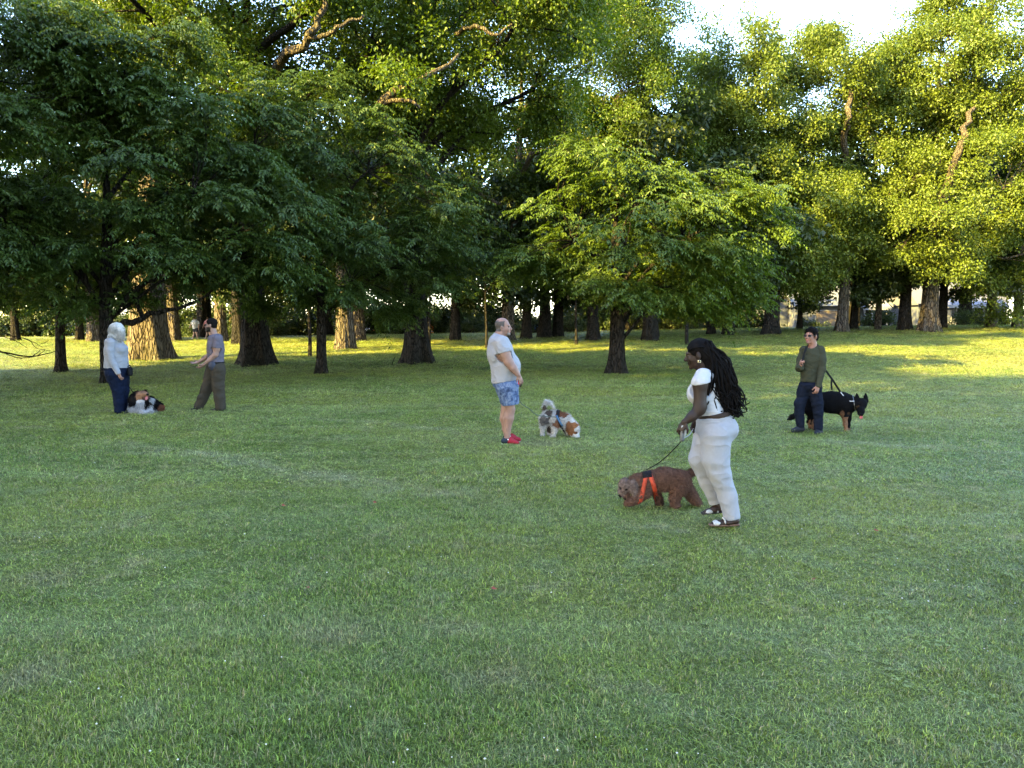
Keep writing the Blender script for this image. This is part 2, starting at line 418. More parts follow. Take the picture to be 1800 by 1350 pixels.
def sn(x, y, s, seed):
    r = np.random.RandomState(seed); v = 0
    for k in range(5):
        a = r.uniform(0, 6.28); f = s * (1.0 + 0.6 * k); v = v + np.sin((x * math.cos(a) + y * math.sin(a)) * f + r.uniform(0, 6.28)) / (1 + 0.4 * k)
    return v / 3.0
rg = np.random.RandomState(3)
PT, RT, SL, PK = [], [], [], []
for y0, y1, dens, sc, hs in ((2.2, 4.5, 480, 0.66, 0.95), (4.5, 8, 300, 0.82, 0.62), (8, 12, 130, 1.25, 0.42), (12, 17, 80, 1.5, 0.40), (17, 26, 42, 2.0, 0.34), (26, 42, 16, 3.0, 0.28), (42, 62, 7, 4.2, 0.24)):
    hw = 0.5 * (900 / F_PX) * (y0 + y1) * 1.12 + 1.0
    n = int(dens * (y1 - y0) * 2 * hw)
    y = rg.uniform(y0, y1, n); x = rg.uniform(-1, 1, n) * hw
    keep = np.abs(x) < y * 0.72 + 0.9; x = x[keep]; y = y[keep]; n = len(x)
    PT.append(np.stack([x, y, ground_z(x, y)], 1))
    RT.append(np.stack([rg.normal(0, .10, n), rg.normal(0, .10, n), rg.uniform(0, 6.28, n)], 1))
    hh = (1 + 0.45 * sn(x, y, 1.1, 4) + 0.3 * sn(x, y, 3.3, 6)) * rg.uniform(0.75, 1.2, n)
    hh = np.clip(hh, 0.3, 1.9)
    SL.append(np.stack([np.full(n, sc), np.full(n, sc), sc * hs * hh], 1))
    pk = rg.randint(0, 4, n)
    cl = (sn(x, y, 1.7, 11) > 0.55) & (rg.uniform(0, 1, n) < 0.04) & (y < 12); pk[cl] = 4
    wd = (rg.uniform(0, 1, n) < 0.0008) & (y < 10); pk[wd] = 5
    PK.append(pk)
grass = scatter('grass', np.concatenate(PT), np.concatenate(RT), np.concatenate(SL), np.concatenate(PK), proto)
tag(grass, 'short green lawn grass blades with clover', 'grass', kind='stuff')
# white clover heads
t = NT('clover_white'); t.base((0.42, 0.42, 0.37)); t.rough(0.9, 0.1); M_CLOV = t.m
mb = MB(); ico = np.array([[0, 0, 1], [.9, 0, .3], [.28, .85, .3], [-.72, .53, .3], [-.72, -.53, .3], [.28, -.85, .3], [0, 0, -.6]], float)
icf = [[0, 1, 2], [0, 2, 3], [0, 3, 4], [0, 4, 5], [0, 5, 1], [6, 2, 1], [6, 3, 2], [6, 4, 3], [6, 5, 4], [6, 1, 5]]
k = 0
while k < 260:
    y = 2.8 + 11.5 * rg.uniform() ** 1.1; x = rg.uniform(-0.70, 0.70) * y
    if sn(np.array(x), np.array(y), 1.3, 21) < rg.uniform(-0.2, 0.7): continue
    if x < 0 and rg.uniform() < 0.55: continue
    mb.add(ico * rg.uniform(0.0035, 0.007) + np.array([x, y, float(ground_z(x, y)) + rg.uniform(0.04, 0.075)]), icf); k += 1
tag(mb.build('clover_flowers', M_CLOV, None, True), 'scattered small white clover flower heads in the grass', 'clover flowers', kind='stuff')
# ================================================================== trees
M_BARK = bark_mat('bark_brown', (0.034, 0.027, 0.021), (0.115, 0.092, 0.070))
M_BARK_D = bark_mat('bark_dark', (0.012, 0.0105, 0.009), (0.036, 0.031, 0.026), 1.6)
M_TWIG = bark_mat('bark_limb', (0.055, 0.044, 0.033), (0.15, 0.12, 0.088), 1.4)
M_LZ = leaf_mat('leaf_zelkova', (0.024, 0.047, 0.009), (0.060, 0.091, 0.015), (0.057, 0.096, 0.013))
M_LZ2 = leaf_mat('leaf_zelkova_sunlit', (0.034, 0.064, 0.008), (0.085, 0.122, 0.013), (0.085, 0.125, 0.012))  # paler copy of the zelkova leaf, sunlight put into the colour
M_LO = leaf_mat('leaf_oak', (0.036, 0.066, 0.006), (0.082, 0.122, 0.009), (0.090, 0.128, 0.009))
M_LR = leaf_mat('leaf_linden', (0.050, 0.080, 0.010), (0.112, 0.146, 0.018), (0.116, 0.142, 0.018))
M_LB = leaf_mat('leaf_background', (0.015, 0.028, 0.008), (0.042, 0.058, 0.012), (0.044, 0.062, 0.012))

def leaves_mesh(name, base, ldir, nrm, length, width, rnd):
    """one folded four-point leaf per row"""
    n = len(base)
    ldir = ldir / (np.linalg.norm(ldir, axis=1)[:, None] + 1e-9)
    s = np.cross(ldir, nrm); s /= np.linalg.norm(s, axis=1)[:, None] + 1e-9
    up = np.cross(s, ldir)
    L = np.asarray(length)[:, None]; W = np.asarray(width)[:, None]
    mid = base + ldir * L * 0.45
    V = np.stack([base, mid + s * W + up * W * 0.35, base + ldir * L - up * L * 0.12, mid - s * W + up * W * 0.35], 1).reshape(-1, 3)
    o = np.arange(n)[:, None] * 4
    T = np.concatenate([o + np.array([[0, 2, 1]]), o + np.array([[0, 3, 2]])])
    c = np.repeat(np.stack([rnd, rnd, rnd], 1), 4, 0)
    return make_mesh(name, V, T, c, False)
def sprays(O, D, L, m, leaf, wid, r, droop=0.45):
    """arching twigs with leaves on both sides (flat layered foliage)"""
    n = len(O); D = D / np.linalg.norm(D, axis=1)[:, None]
    t = np.linspace(0.12, 1.0, m)
    t = np.tile(t, (n, 1)) + r.uniform(-.04, .04, (n, m))
    z = np.array([0, 0, 1.0])
    P = O[:, None] + D[:, None] * (L[:, None] * t)[..., None] - z * (droop * L[:, None] * t ** 2)[..., None]
    T = D[:, None] - z * (2 * droop * t)[..., None]; T /= np.linalg.norm(T, axis=2)[..., None]
    S = np.cross(T, z); S /= np.linalg.norm(S, axis=2)[..., None] + 1e-9
    B, Dn, Nn, R_ = [], [], [], []
    tone = r.uniform(0, 1, n)
    for sg in (-1, 1):
        d = T * 0.6 + S * sg * 0.75 - z * r.uniform(0.1, 0.65, (n, m))[..., None] + r.normal(0, .12, (n, m, 3))
        nn = z + 0.35 * T + S * sg * 0.2 + r.normal(0, .22, (n, m, 3))
        B.append(P.reshape(-1, 3)); Dn.append(d.reshape(-1, 3)); Nn.append(nn.reshape(-1, 3))
        R_.append(np.clip(0.6 * tone[:, None] + 0.4 * r.uniform(0, 1, (n, m)), 0, 1).ravel())
    B = np.concatenate(B); k = len(B)
    sz = r.uniform(0.7, 1.15, k)
    return B, np.concatenate(Dn), np.concatenate(Nn), leaf * sz, wid * sz, np.concatenate(R_)
def clumps(C, n_per, rad, flat, leaf, wid, r):
    n = len(C); k = n * n_per
    g = r.normal(0, 1, (k, 3)); g /= np.linalg.norm(g, axis=1)[:, None]
    g *= (r.uniform(0, 1, k) ** 0.5)[:, None]
    P = np.repeat(C, n_per, 0) + g * np.array([rad, rad, rad * flat])
    d = g * 0.8 + r.normal(0, .5, (k, 3)) + np.array([0, 0, -0.25]); nn = np.array([0, 0, 0.9]) + g * 0.5 + r.normal(0, .4, (k, 3))
    tone = np.repeat(r.uniform(0, 1, n), n_per); sz = r.uniform(0.65, 1.2, k)
    return P, d, nn, leaf * sz, wid * sz, np.clip(0.55 * tone + 0.45 * r.uniform(0, 1, k), 0, 1)
def kmeans(P, k, r, it=6):
    C = P[r.choice(len(P), k, replace=False)].copy()
    for _ in range(it):
        lab = np.argmin(((P[:, None] - C[None]) ** 2).sum(2), 1)
        for j in range(k):
            if (lab == j).any(): C[j] = P[lab == j].mean(0)
    return lab, C
def pads_in(ells, n, r, shell=0.45, gap=0.0, mind=0.0):
    """points spread through a union of ellipsoids, most of them near the outside"""
    vol = np.array([e[3] * e[4] * e[5] for e in ells]); out = []
    tries = 0
    while len(out) < n and tries < n * 60:
        tries += 1
        e = ells[r.choice(len(ells), p=vol / vol.sum())]
        g = r.normal(0, 1, 3); g /= np.linalg.norm(g); g *= (shell + (1 - shell) * r.uniform()) ** 0.6
        p = np.array(e[:3]) + g * np.array(e[3:6])
        if mind and len(out) and np.min(((np.array(out) - p) ** 2 * np.array([1, 1, 2.2])).sum(1)) < mind ** 2: continue
        out.append(p)
    return np.array(out)
def trunk_mesh(name, path, rad, flare, sides, r, lobes=5):
    """root-flared trunk with ridged buttresses"""
    n = len(path); a = np.linspace(0, 2 * np.pi, sides, endpoint=False)
    V, Q = tube(path, 1.0, sides)
    C = np.repeat(path, sides, 0); U = V - C
    h = np.repeat(path[:, 2] - path[0, 2], sides); A = np.tile(a, n)
    R0 = np.repeat(rad, sides)
    ph = r.uniform(0, 6.28)
    fl = flare * np.exp(-h / (rad[0] * 1.5))
    lobe = (0.5 + 0.5 * np.cos(A * lobes + ph + 0.9 * np.sin(A * 2 + ph))) ** 1.6
    R1 = R0 * (1 + fl * (0.25 + 1.25 * lobe)) * (1 + 0.10 * np.exp(-h / 3.0) * (lobe - 0.4) + 0.045 * np.cos(A * 11 + 3 * np.sin(h * .5) + ph) + 0.03 * np.cos(A * 19 + 2 * np.sin(h * .9)))
    return make_mesh(name, C + U * R1[:, None], Q, None, True)
def tree(name, label, base, height, r0, ells, pads, style, leafm, barkm, seed, clear=0.25, K=7, n_tips=9, pad_r=1.1, leaf=0.15, wid=0.035,
         n_leaf=16, lean=(0, 0), flare=0.7, group=None, flat=0.45, mind=0.0, shell=0.45, twigs=True, limb_list=None, sides=40, cat='tree', gap=0, lod=1.0, taper=0.7):
    r = np.random.RandomState(seed)
    base = np.asarray(base, float)
    base = np.array([base[0], base[1], float(ground_z(base[0], base[1])) - 0.06])
    root = thing(name, label, cat, base, group)
    E = [tuple(np.array(e[:3]) - base) + tuple(e[3:6]) for e in ells]
    # trunk
    nh = 26; hz = height * np.linspace(0, 1, nh) ** 1.5
    wob = 0.02 * height
    path = np.stack([lean[0] * hz + wob * np.sin(hz / height * 5 + seed) * hz / height, lean[1] * hz + wob * np.cos(hz / height * 4 + seed * 2) * hz / height, hz], 1)
    rad = r0 * np.clip(1 - (hz / height) ** 1.1 * 0.96, 0.02, 1) ** taper
    mobj('trunk', trunk_mesh('trunk', path, rad, flare, sides, r, r.randint(4, 7)), barkm, root)
    def trunk_at(z):
        z = float(np.clip(z, 0, height * 0.97)); i = min(int(np.searchsorted(hz, z)), nh - 1); i = max(i, 1)
        f = (z - hz[i - 1]) / (hz[i] - hz[i - 1] + 1e-9); return path[i - 1] * (1 - f) + path[i] * f, rad[i - 1] * (1 - f) + rad[i] * f
    P = pads_in(E, pads, r, shell, gap, mind)
    lab, C = kmeans(P, min(K, len(P)), r)
    bV = MB(); tips = []; tdir = []
    zc = height * clear
    for j in range(len(C)):
        mem = P[lab == j]
        if not len(mem): continue
        c = C[j]; hd = math.hypot(*(c[:2] - trunk_at(c[2])[0][:2]))
        za = float(np.clip(c[2] - 0.75 * hd - r.uniform(0, .08) * height, zc, height * 0.9))
        p0, tr = trunk_at(za)
        rl = max(0.03, min(tr * 0.72, r0 * 0.75 * math.sqrt(len(mem) / len(P)) * 1.25))
        m1 = p0 + (c - p0) * 0.35 + np.array([0, 0, 0.10 * hd]) + r.normal(0, .05, 3) * hd
        m2 = p0 + (c - p0) * 0.72 + np.array([0, 0, 0.02 * hd]) + r.normal(0, .07, 3) * hd
        limb = spline([p0, m1, m2, c], 12)
        bV.tube(limb, np.linspace(rl, rl * 0.38, 12), 8)
        for q in mem:
            d = np.linalg.norm(limb[3:] - q, axis=1) + 0.35 * np.arange(len(limb[3:]))[::-1] * 0.12
            i = 3 + int(np.argmin(d)); i = max(3, i - 2); s0 = limb[i]; rb = max(0.018, rl * 0.42 * (1 - 0.5 * i / 12))
            dd = np.linalg.norm(q - s0)
            mm = s0 + (q - s0) * 0.5 + r.normal(0, .08, 3) * dd + np.array([0, 0, 0.06 * dd])
            sub = spline([s0, mm, q], 7); bV.tube(sub, np.linspace(rb, rb * 0.35, 7), 5, cap=False)
            # tips spread over the pad
            nt = max(3, int(n_tips * r.uniform(0.7, 1.3)))
            g = r.normal(0, 1, (nt, 3)); g /= np.linalg.norm(g, axis=1)[:, None]; g *= r.uniform(0.35, 1, nt)[:, None]
            tp = q + g * np.array([pad_r, pad_r, pad_r * flat])
            out = tp - q + 0.5 * pad_r * np.append((q - trunk_at(q[2])[0])[:2] / (np.linalg.norm((q - trunk_at(q[2])[0])[:2]) + .1), 0)
            tips.append(tp); tdir.append(out)
            if twigs:
                for a_, b_ in zip(tp, out):
                    bV.tube(np.array([sub[-2 if r.uniform() < .5 else -3], (q + a_) / 2 + r.normal(0, .1, 3), a_]), [rb * 0.32, rb * .22, 0.006], 3, cap=False)
    tips = np.concatenate(tips); tdir = np.concatenate(tdir)
    br = bV.build('branches', M_TWIG if barkm is M_BARK else barkm, root, True)
    if not twigs: br['kind'] = 'stuff'
    if style == 'spray':
        ns = n_leaf[0]; m = n_leaf[1]
        O = np.repeat(tips, ns, 0) + r.normal(0, .12, (len(tips) * ns, 3))
        D = np.repeat(tdir, ns, 0); D = D / (np.linalg.norm(D, axis=1)[:, None] + 1e-6) + r.normal(0, .55, D.shape); D[:, 2] = 0.22 + 0.22 * r.normal(0, 1, len(D))
        O = O - D * 0.35
        X = sprays(O, D, r.uniform(0.55, 1.15, len(O)), m, leaf, wid, r)
    else:
        X = clumps(tips, n_leaf, pad_r * 0.55, 0.75, leaf, wid, r)
    cr = mobj('crown', leaves_mesh('crown', *X), leafm, root); cr['kind'] = 'stuff'
    return root
def crown_px(Y, *es):
    """crown ellipsoids given by their outline: centre column, centre row, half width, half height, half depth (m)"""
    out = []
    for (cx, cyy, rx, ry, rd, *dy) in es:
        c = at(cx, cyy, Y + (dy[0] if dy else 0)); k = (Y + (dy[0] if dy else 0)) / F_PX
        out.append((c[0], c[1], c[2], rx * k, rd, ry * k))
    return out
def gh(px, row): return ground_hit(px, row)
def tree_copy(src, base, scale, rz, label, name=None, group=None, sz=None):
    base = np.array([base[0], base[1], float(ground_z(base[0], base[1])) - 0.06])
    r = bpy.data.objects.new(name or src.name.split('.')[0], None); r.empty_display_size = .1
    link(r); r.location = base; r.rotation_euler = (0, 0, rz); r.scale = (scale, scale, sz or scale)
    tag(r, label, src['category'], group)
    for ch in src.children:
        c = ch.copy(); link(c, r)
    return r
# ---- near shade trees with layered foliage
G1 = 'shade trees with layered leaves on the near lawn'
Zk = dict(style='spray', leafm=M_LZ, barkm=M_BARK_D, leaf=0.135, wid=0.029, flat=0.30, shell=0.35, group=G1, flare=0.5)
b = gh(193, 674)
zel_a = tree('shade_tree', 'dark shade tree with a low forked limb directly behind the white-haired woman', b, 7.2, 0.20,
     crown_px(b[1], (250, 300, 300, 215, 3.6), (110, 400, 200, 140, 3.2), (390, 400, 200, 120, 3.0), (300, 170, 230, 130, 3.0)), 120, seed=11, clear=0.24, K=9, n_tips=8, pad_r=0.85, n_leaf=(6, 11), **Zk)
b = gh(108, 655)
zel_b = tree('shade_tree', 'slender dark shade tree left of the white-haired woman, leftmost trunk on the lawn', b, 6.5, 0.15,
     crown_px(b[1], (70, 420, 210, 130, 3.4), (100, 280, 190, 150, 3.0)), 70, seed=12, clear=0.3, K=7, n_tips=8, pad_r=0.9, n_leaf=(6, 10), **Zk)
b = gh(565, 657)
zel_c = tree('shade_tree', 'dark straight-trunked shade tree right of the man in brown trousers', b, 6.9, 0.16,
     crown_px(b[1], (560, 360, 250, 185, 3.6), (720, 420, 160, 140, 3.0), (450, 440, 160, 110, 3.0), (520, 210, 170, 110, 2.6)), 110, seed=13, clear=0.26, K=8, n_tips=8, pad_r=0.9, n_leaf=(6, 11), **Zk)
b = gh(1083, 657)
zel_d = tree('shade_tree', 'small spreading shade tree with a sunlit top, right of the man in shorts', b, 5.6, 0.24,
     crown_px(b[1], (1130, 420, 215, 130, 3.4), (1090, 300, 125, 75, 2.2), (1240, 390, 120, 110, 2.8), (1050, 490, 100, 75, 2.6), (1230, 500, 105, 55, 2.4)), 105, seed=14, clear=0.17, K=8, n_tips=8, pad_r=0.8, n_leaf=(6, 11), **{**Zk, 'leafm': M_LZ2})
zel_e = tree('shade_tree', 'overhanging shade tree whose leafy boughs enter from the left edge', at(-170, 690, 19.0), 8.0, 0.2,
     crown_px(19.0, (-30, 160, 190, 190, 3.0), (-60, 380, 170, 150, 3.0), (60, 60, 170, 120, 3.0)), 80, seed=15, clear=0.25, K=7, n_tips=8, pad_r=0.9, n_leaf=(6, 11), **Zk)
for (x, y, lb) in ((-15.5, 12.5, 'shade tree out of view beside the viewer on the left'), (-20.5, 17.0, 'shade tree out of view farther along on the left')):
    tree_copy(zel_c, (x, y), 1.05, x, lb, 'shade_tree', G1)
# ---- big old oaks
G2 = 'big old trees along the back of the lawn'
Ok = dict(style='clump', leafm=M_LO, barkm=M_BARK, leaf=0.135, wid=0.044, flat=0.5, group=G2, flare=0.65, shell=0.3)
b = gh(448, 642)
oak_a = tree('oak_tree', 'thick dark-based oak right behind the man in brown trousers', b, 14, 0.44,
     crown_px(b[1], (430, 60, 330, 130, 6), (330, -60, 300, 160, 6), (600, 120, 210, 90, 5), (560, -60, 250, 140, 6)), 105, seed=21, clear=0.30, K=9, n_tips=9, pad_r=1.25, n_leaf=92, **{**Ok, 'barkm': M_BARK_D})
b = gh(733, 639)
oak_b = tree('oak_tree', 'broad oak with flared roots standing in shade left of the man in shorts', b, 14, 0.40,
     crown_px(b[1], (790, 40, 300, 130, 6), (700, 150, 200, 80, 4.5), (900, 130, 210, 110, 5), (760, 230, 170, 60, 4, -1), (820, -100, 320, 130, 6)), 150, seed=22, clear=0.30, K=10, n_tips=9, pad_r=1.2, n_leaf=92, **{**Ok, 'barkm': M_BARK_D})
b = gh(892, 600)
oak_c = tree('oak_tree', 'dark leaning oak rising behind the head of the man in shorts', b, 16, 0.36,
     crown_px(b[1], (1050, 90, 180, 170, 6), (960, 250, 170, 90, 5), (1125, 200, 110, 150, 5), (1000, -60, 220, 130, 6), (1150, 70, 85, 110, 4.5), (1185, 190, 50, 90, 4), (1060, 165, 65, 60, 4)), 245, seed=23, clear=0.25, K=9, n_tips=9, pad_r=1.35, n_leaf=92, lean=(0.04, 0), **Ok)
b = gh(265, 632)
oak_d = tree('oak_tree', 'massive sunlit oak trunk with wide ridged roots behind the white-haired woman', b, 15, 0.66,
     crown_px(b[1], (270, 20, 260, 150, 6), (180, -80, 260, 150, 6)), 45, seed=24, clear=0.4, K=8, n_tips=9, pad_r=1.4, n_leaf=80, lean=(0.015, 0), **{**Ok, 'flare': 0.35})
# ---- sunlit tall trees on the right
G3 = 'tall sunlit trees at the right end of the lawn'
Rk = dict(style='clump', leafm=M_LR, barkm=M_BARK, leaf=0.165, wid=0.056, flat=0.6, group=G3, flare=0.45, shell=0.3)
b = gh(1633, 583)
lin_a = tree('linden_tree', 'tall sunlit tree with a thick tan trunk at the right of the lawn', b, 16, 0.46,
     crown_px(b[1], (1710, 120, 150, 140, 5.5), (1720, 320, 170, 130, 5.5), (1620, 400, 95, 85, 4, -2), (1790, 420, 120, 100, 5), (1690, 480, 80, 55, 3.2, -2), (1640, 250, 80, 100, 4), (1640, 120, 75, 100, 4), (1740, 140, 70, 70, 4), (1780, 510, 90, 50, 3.5, 1), (1720, 540, 60, 32, 3)), 255, seed=31, clear=0.20, K=11, n_tips=9, pad_r=1.35, n_leaf=104, **Rk)
b = gh(1480, 584)
lin_b = tree('linden_tree', 'tall tree with a narrow grey trunk right behind the man in the olive sweater', b, 13.5, 0.33,
     crown_px(b[1], (1470, 160, 125, 115, 5), (1500, 300, 120, 110, 5), (1450, 400, 110, 110, 4.5), (1530, 150, 60, 70, 4)), 150, seed=32, clear=0.22, K=9, n_tips=9, pad_r=1.35, n_leaf=104, **Rk)
b = gh(1355, 588)
lin_c = tree('linden_tree', 'tall dark-trunked tree left of the man in the olive sweater', b, 13.5, 0.45,
     crown_px(b[1], (1310, 165, 130, 115, 5), (1250, 250, 75, 120, 4), (1230, 170, 55, 70, 4), (1370, 320, 120, 120, 5), (1300, 330, 100, 110, 4.5), (1390, 450, 90, 70, 4)), 165, seed=33, clear=0.25, K=9, n_tips=9, pad_r=1.35, n_leaf=104, **{**Rk, 'barkm': M_BARK_D})
# ---- background trees: two models, then copies
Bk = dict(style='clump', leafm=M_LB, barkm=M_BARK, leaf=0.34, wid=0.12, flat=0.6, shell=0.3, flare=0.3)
def ell_m(x, y, *es): return [(x + a, y + b_, c, d, e_, f) for (a, b_, c, d, e_, f) in es]
LBL = 'background tree, '
GB = 'background trees behind the lawn'
b = gh(305, 600)
bg_a = tree('background_tree', LBL + 'sunlit trunk just right of the massive oak', b, 12, 0.40,
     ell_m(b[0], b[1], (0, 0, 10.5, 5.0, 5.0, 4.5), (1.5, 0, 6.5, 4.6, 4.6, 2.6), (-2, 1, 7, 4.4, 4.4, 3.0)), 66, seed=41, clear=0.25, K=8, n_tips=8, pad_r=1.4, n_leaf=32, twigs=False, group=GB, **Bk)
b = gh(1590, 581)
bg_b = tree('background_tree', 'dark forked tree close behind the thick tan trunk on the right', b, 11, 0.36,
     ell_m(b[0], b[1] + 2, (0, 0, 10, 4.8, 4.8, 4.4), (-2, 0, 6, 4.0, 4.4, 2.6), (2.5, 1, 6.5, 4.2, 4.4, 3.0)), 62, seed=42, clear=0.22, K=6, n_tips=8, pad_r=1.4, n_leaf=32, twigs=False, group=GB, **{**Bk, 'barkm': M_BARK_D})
bg_list = [  # dark bark of kind b also stands in for shade on the middle trunks
 (165, 601, 1.0, 'a', 'sunlit trunk between the leftmost shade tree and the white-haired woman'),
 (388, 601, 0.95, 'a', 'sunlit trunk behind the head of the man in brown trousers'),
 (420, 606, 0.9, 'b', 'trunk half hidden by the thick dark-based oak'),
 (608, 614, 1.05, 'a', 'trunk with a lit patch at its foot, right of the straight shade tree'),
 (632, 599, 0.9, 'a', 'sunlit trunk with peeling bark left of the broad oak'),
 (28, 600, 0.7, 'b', 'dark trunk at the left edge before the parked camper'),
 (140, 599, 0.7, 'b', 'thin dark trunk between the leftmost shade tree and a sunlit one'),
 (800, 599, 0.8, 'b', 'short-trunked, seen right of the broad oak'),
 (925, 596, 0.8, 'b', 'narrow trunk against white sky, leftmost of three right of the leaning oak'),
 (957, 594, 1.0, 'b', 'curving trunk against white sky, middle of three right of the leaning oak'),
 (980, 593, 0.85, 'b', 'straight trunk against white sky, rightmost of three'),
 (1043, 598, 0.9, 'b', 'grey trunk just left of the small spreading shade tree'),
 (1143, 599, 1.0, 'b', 'stout trunk just right of the small spreading shade tree'),
 (1250, 588, 0.7, 'b', 'trunk hidden behind the braided hair of the woman in white'),
 (1405, 579, 0.55, 'b', 'thin trunk above the head of the man in the olive sweater'),
 (1500, 580, 0.7, 'b', 'dark trunk right behind the narrow grey one'),
 (1543, 580, 0.55, 'a', 'small lit trunk left of the dark forked tree'),
 (1655, 578, 0.8, 'b', 'dark trunk hard against the thick tan one'),
 (1742, 577, 0.75, 'a', 'brown trunk beside the porch of the grey house'),
 (1788, 576, 0.8, 'a', 'trunk at the right edge of the lawn'),
]
rb_ = np.random.RandomState(77)
for px, row, s_, kd, lb in bg_list:
    q = gh(px, row)
    if q[1] > 70: q = at(px, row, 62.0)
    tree_copy(bg_a if kd == 'a' else bg_b, q, s_, rb_.uniform(0, 6.28), LBL + lb, 'background_tree', GB)
for x, y, s_, lb in ((-24, 60, 1.45, 'tall dark tree filling the gap left of the thick oak'), (-15, 62, 1.4, 'tall dark tree between the thick oak and the straight shade tree'), (-7, 60, 1.5, 'tall dark tree above and behind the broad oak'), (9, 63, 1.35, 'tall dark tree behind the small spreading shade tree'), (13.2, 47, 0.92, 'dark leafy tree right of the small spreading shade tree'), (8.2, 45, 1.0, 'dark leafy tree close behind the small spreading shade tree'), (16, 66, 1.35, 'tall tree in the notch between oaks and the sunlit trees'),
                     (31, 70, 1.35, 'tall tree behind the narrow grey trunk'), (41, 70, 1.45, 'tall tree behind the thick tan trunk'), (47, 66, 1.5, 'tall tree at the far right behind the sunlit crown')):
    tree_copy(bg_b, (x, y), s_, rb_.uniform(0, 6.28), lb, 'background_tree', GB)
# woods across the street, seen as one dark mass with gaps
for k, (x, y, s_) in enumerate([(-78, 96, 1.2), (-62, 100, 1.0), (-49, 94, 1.1), (-36, 102, 1.3), (-24, 96, 1.1), (-13, 100, 1.2), (15, 104, 1.1), (27, 108, 1.2), (40, 112, 1.3), (52, 106, 1.2), (64, 112, 1.3), (78, 104, 1.2)]):
    tree_copy(bg_a if k % 2 else bg_b, (x, y), s_ , rb_.uniform(0, 6.28), 'far tree across the street, mostly hidden by nearer trees', 'far_tree', 'far trees across the street')
# ---- the row of tall trees beside and behind the camera that keeps the near lawn in shade
LS = 'tall tree out of view whose shade covers the near lawn'
def perp(s, t): return (LDIR[0] * t + LDIR[1] * s, LDIR[1] * t - LDIR[0] * s)
rs = np.random.RandomState(5)
for s, t, hsc in [(-24.5, -24, 0.66), (-24.5, -33, 0.76), (-20.5, -26, 0.68), (-16.5, -25, 0.73), (-11.5, -24, 0.72), (-6.5, -25, 0.82), (-1.5, -23, 0.84), (4, -26, 0.88), (9.5, -24, 0.88), (15, -26, 0.92), (21, -24, 0.95), (27, -26, 0.95), (34, -25, 1.0),
                  (-14, -33, 0.72), (-5, -33, 0.88), (6, -34, 0.92), (17, -34, 0.95)]:
    p = perp(s, t + 5); tree_copy(bg_a, p, 1.05, rs.uniform(0, 6.28), LS, 'shading_tree', 'trees out of view behind the viewer', sz=hsc * 1.95)
# ---- young saplings
G5 = 'thin young trees on the lawn'
Sk = dict(style='spray', leafm=M_LZ, barkm=M_BARK_D, leaf=0.15, wid=0.035, flat=0.4, group=G5, flare=0.2, sides=8, K=4, n_tips=5, pad_r=0.5, n_leaf=(3, 7), twigs=False)
for px, row, h, rr, lb, sd in ((545, 627, 3.6, 0.09, 'thin reddish sapling behind the straight shade tree', 51), (855, 612, 4.2, 0.07, 'thin pale sapling left of the man in shorts', 52),
                           (1013, 606, 4.0, 0.08, 'thin sapling midway between the leaning oak and the small spreading tree', 53), (1207, 606, 4.0, 0.10, 'pale slender sapling just left of the braided hair', 54), (755, 612, 4.5, 0.08, 'thin twin-stemmed sapling hard right of the broad oak', 55)):
    q = gh(px, row); tree('sapling', lb, q, h, rr, [(q[0], q[1], h * 0.85 + q[2], 1.0, 1.0, h * 0.22)], 9, seed=sd, clear=0.55, **Sk)
# ---- shrubs along the far edge
def bush(name, label, p, rx, ry, rz, n, seed, leafm, group):
    r = np.random.RandomState(seed); z0 = float(ground_z(p[0], p[1])); root = thing(name, label, 'shrub', (p[0], p[1], z0), group)
    mb = MB(); tips = []
    for k in range(n):
        g = r.normal(0, 1, 3); g /= np.linalg.norm(g); g[2] = abs(g[2]); q = g * np.array([rx, ry, rz]) * r.uniform(0.45, 1) + np.array([0, 0, 0.25]); tips.append(q)
        mb.tube(spline([np.array([r.normal(0, .1), r.normal(0, .1), 0]), q * 0.5 + r.normal(0, .1, 3), q], 5), [0.03, 0.025, 0.02, 0.012, 0.006], 4, cap=False)
    mb.build('stems', M_BARK_D, root, True)
    c = mobj('foliage', leaves_mesh('foliage', *clumps(np.array(tips), 34, 0.38, 0.8, 0.17, 0.06, r)), leafm, root); c['kind'] = 'stuff'
    return root
GS = 'shrubs along the far edge of the lawn'
bush_a = bush('shrub', 'loose shrub below the white sky right of the leaning oak', at(938, 598, 57), 2.2, 1.4, 1.5, 60, 61, M_LB, GS)
for px, row, Y, sc, lb in ((1005, 596, 58, 0.9, 'low shrub behind the sapling right of the leaning oak'), (345, 600, 63, 1.0, 'dark shrub behind the walkers'), (232, 602, 62, 0.9, 'shrub beside the massive oak on its left'),
                         (1545, 585, 60, 0.9, 'pale shrub left of the dark forked tree'), (1705, 582, 66, 1.1, 'dark round shrub before the porch of the grey house'), (1770, 580, 66, 1.0, 'shrub at the right edge by the far trunks'),
                         (480, 604, 62, 0.9, 'shrub between the thick oak and the straight shade tree'), (835, 600, 62, 1.0, 'shrub left of the head of the man in shorts'), (1110, 596, 64, 1.0, 'shrub behind the small spreading shade tree'), (1190, 592, 64, 1.1, 'shrub left of the braided hair at the lawn edge'), (1430, 582, 70, 0.7, 'low shrub by the white house')):
    q = at(px, row, Y); tree_copy(bush_a, q, sc, rb_.uniform(0, 6.28), lb, 'shrub', GS)

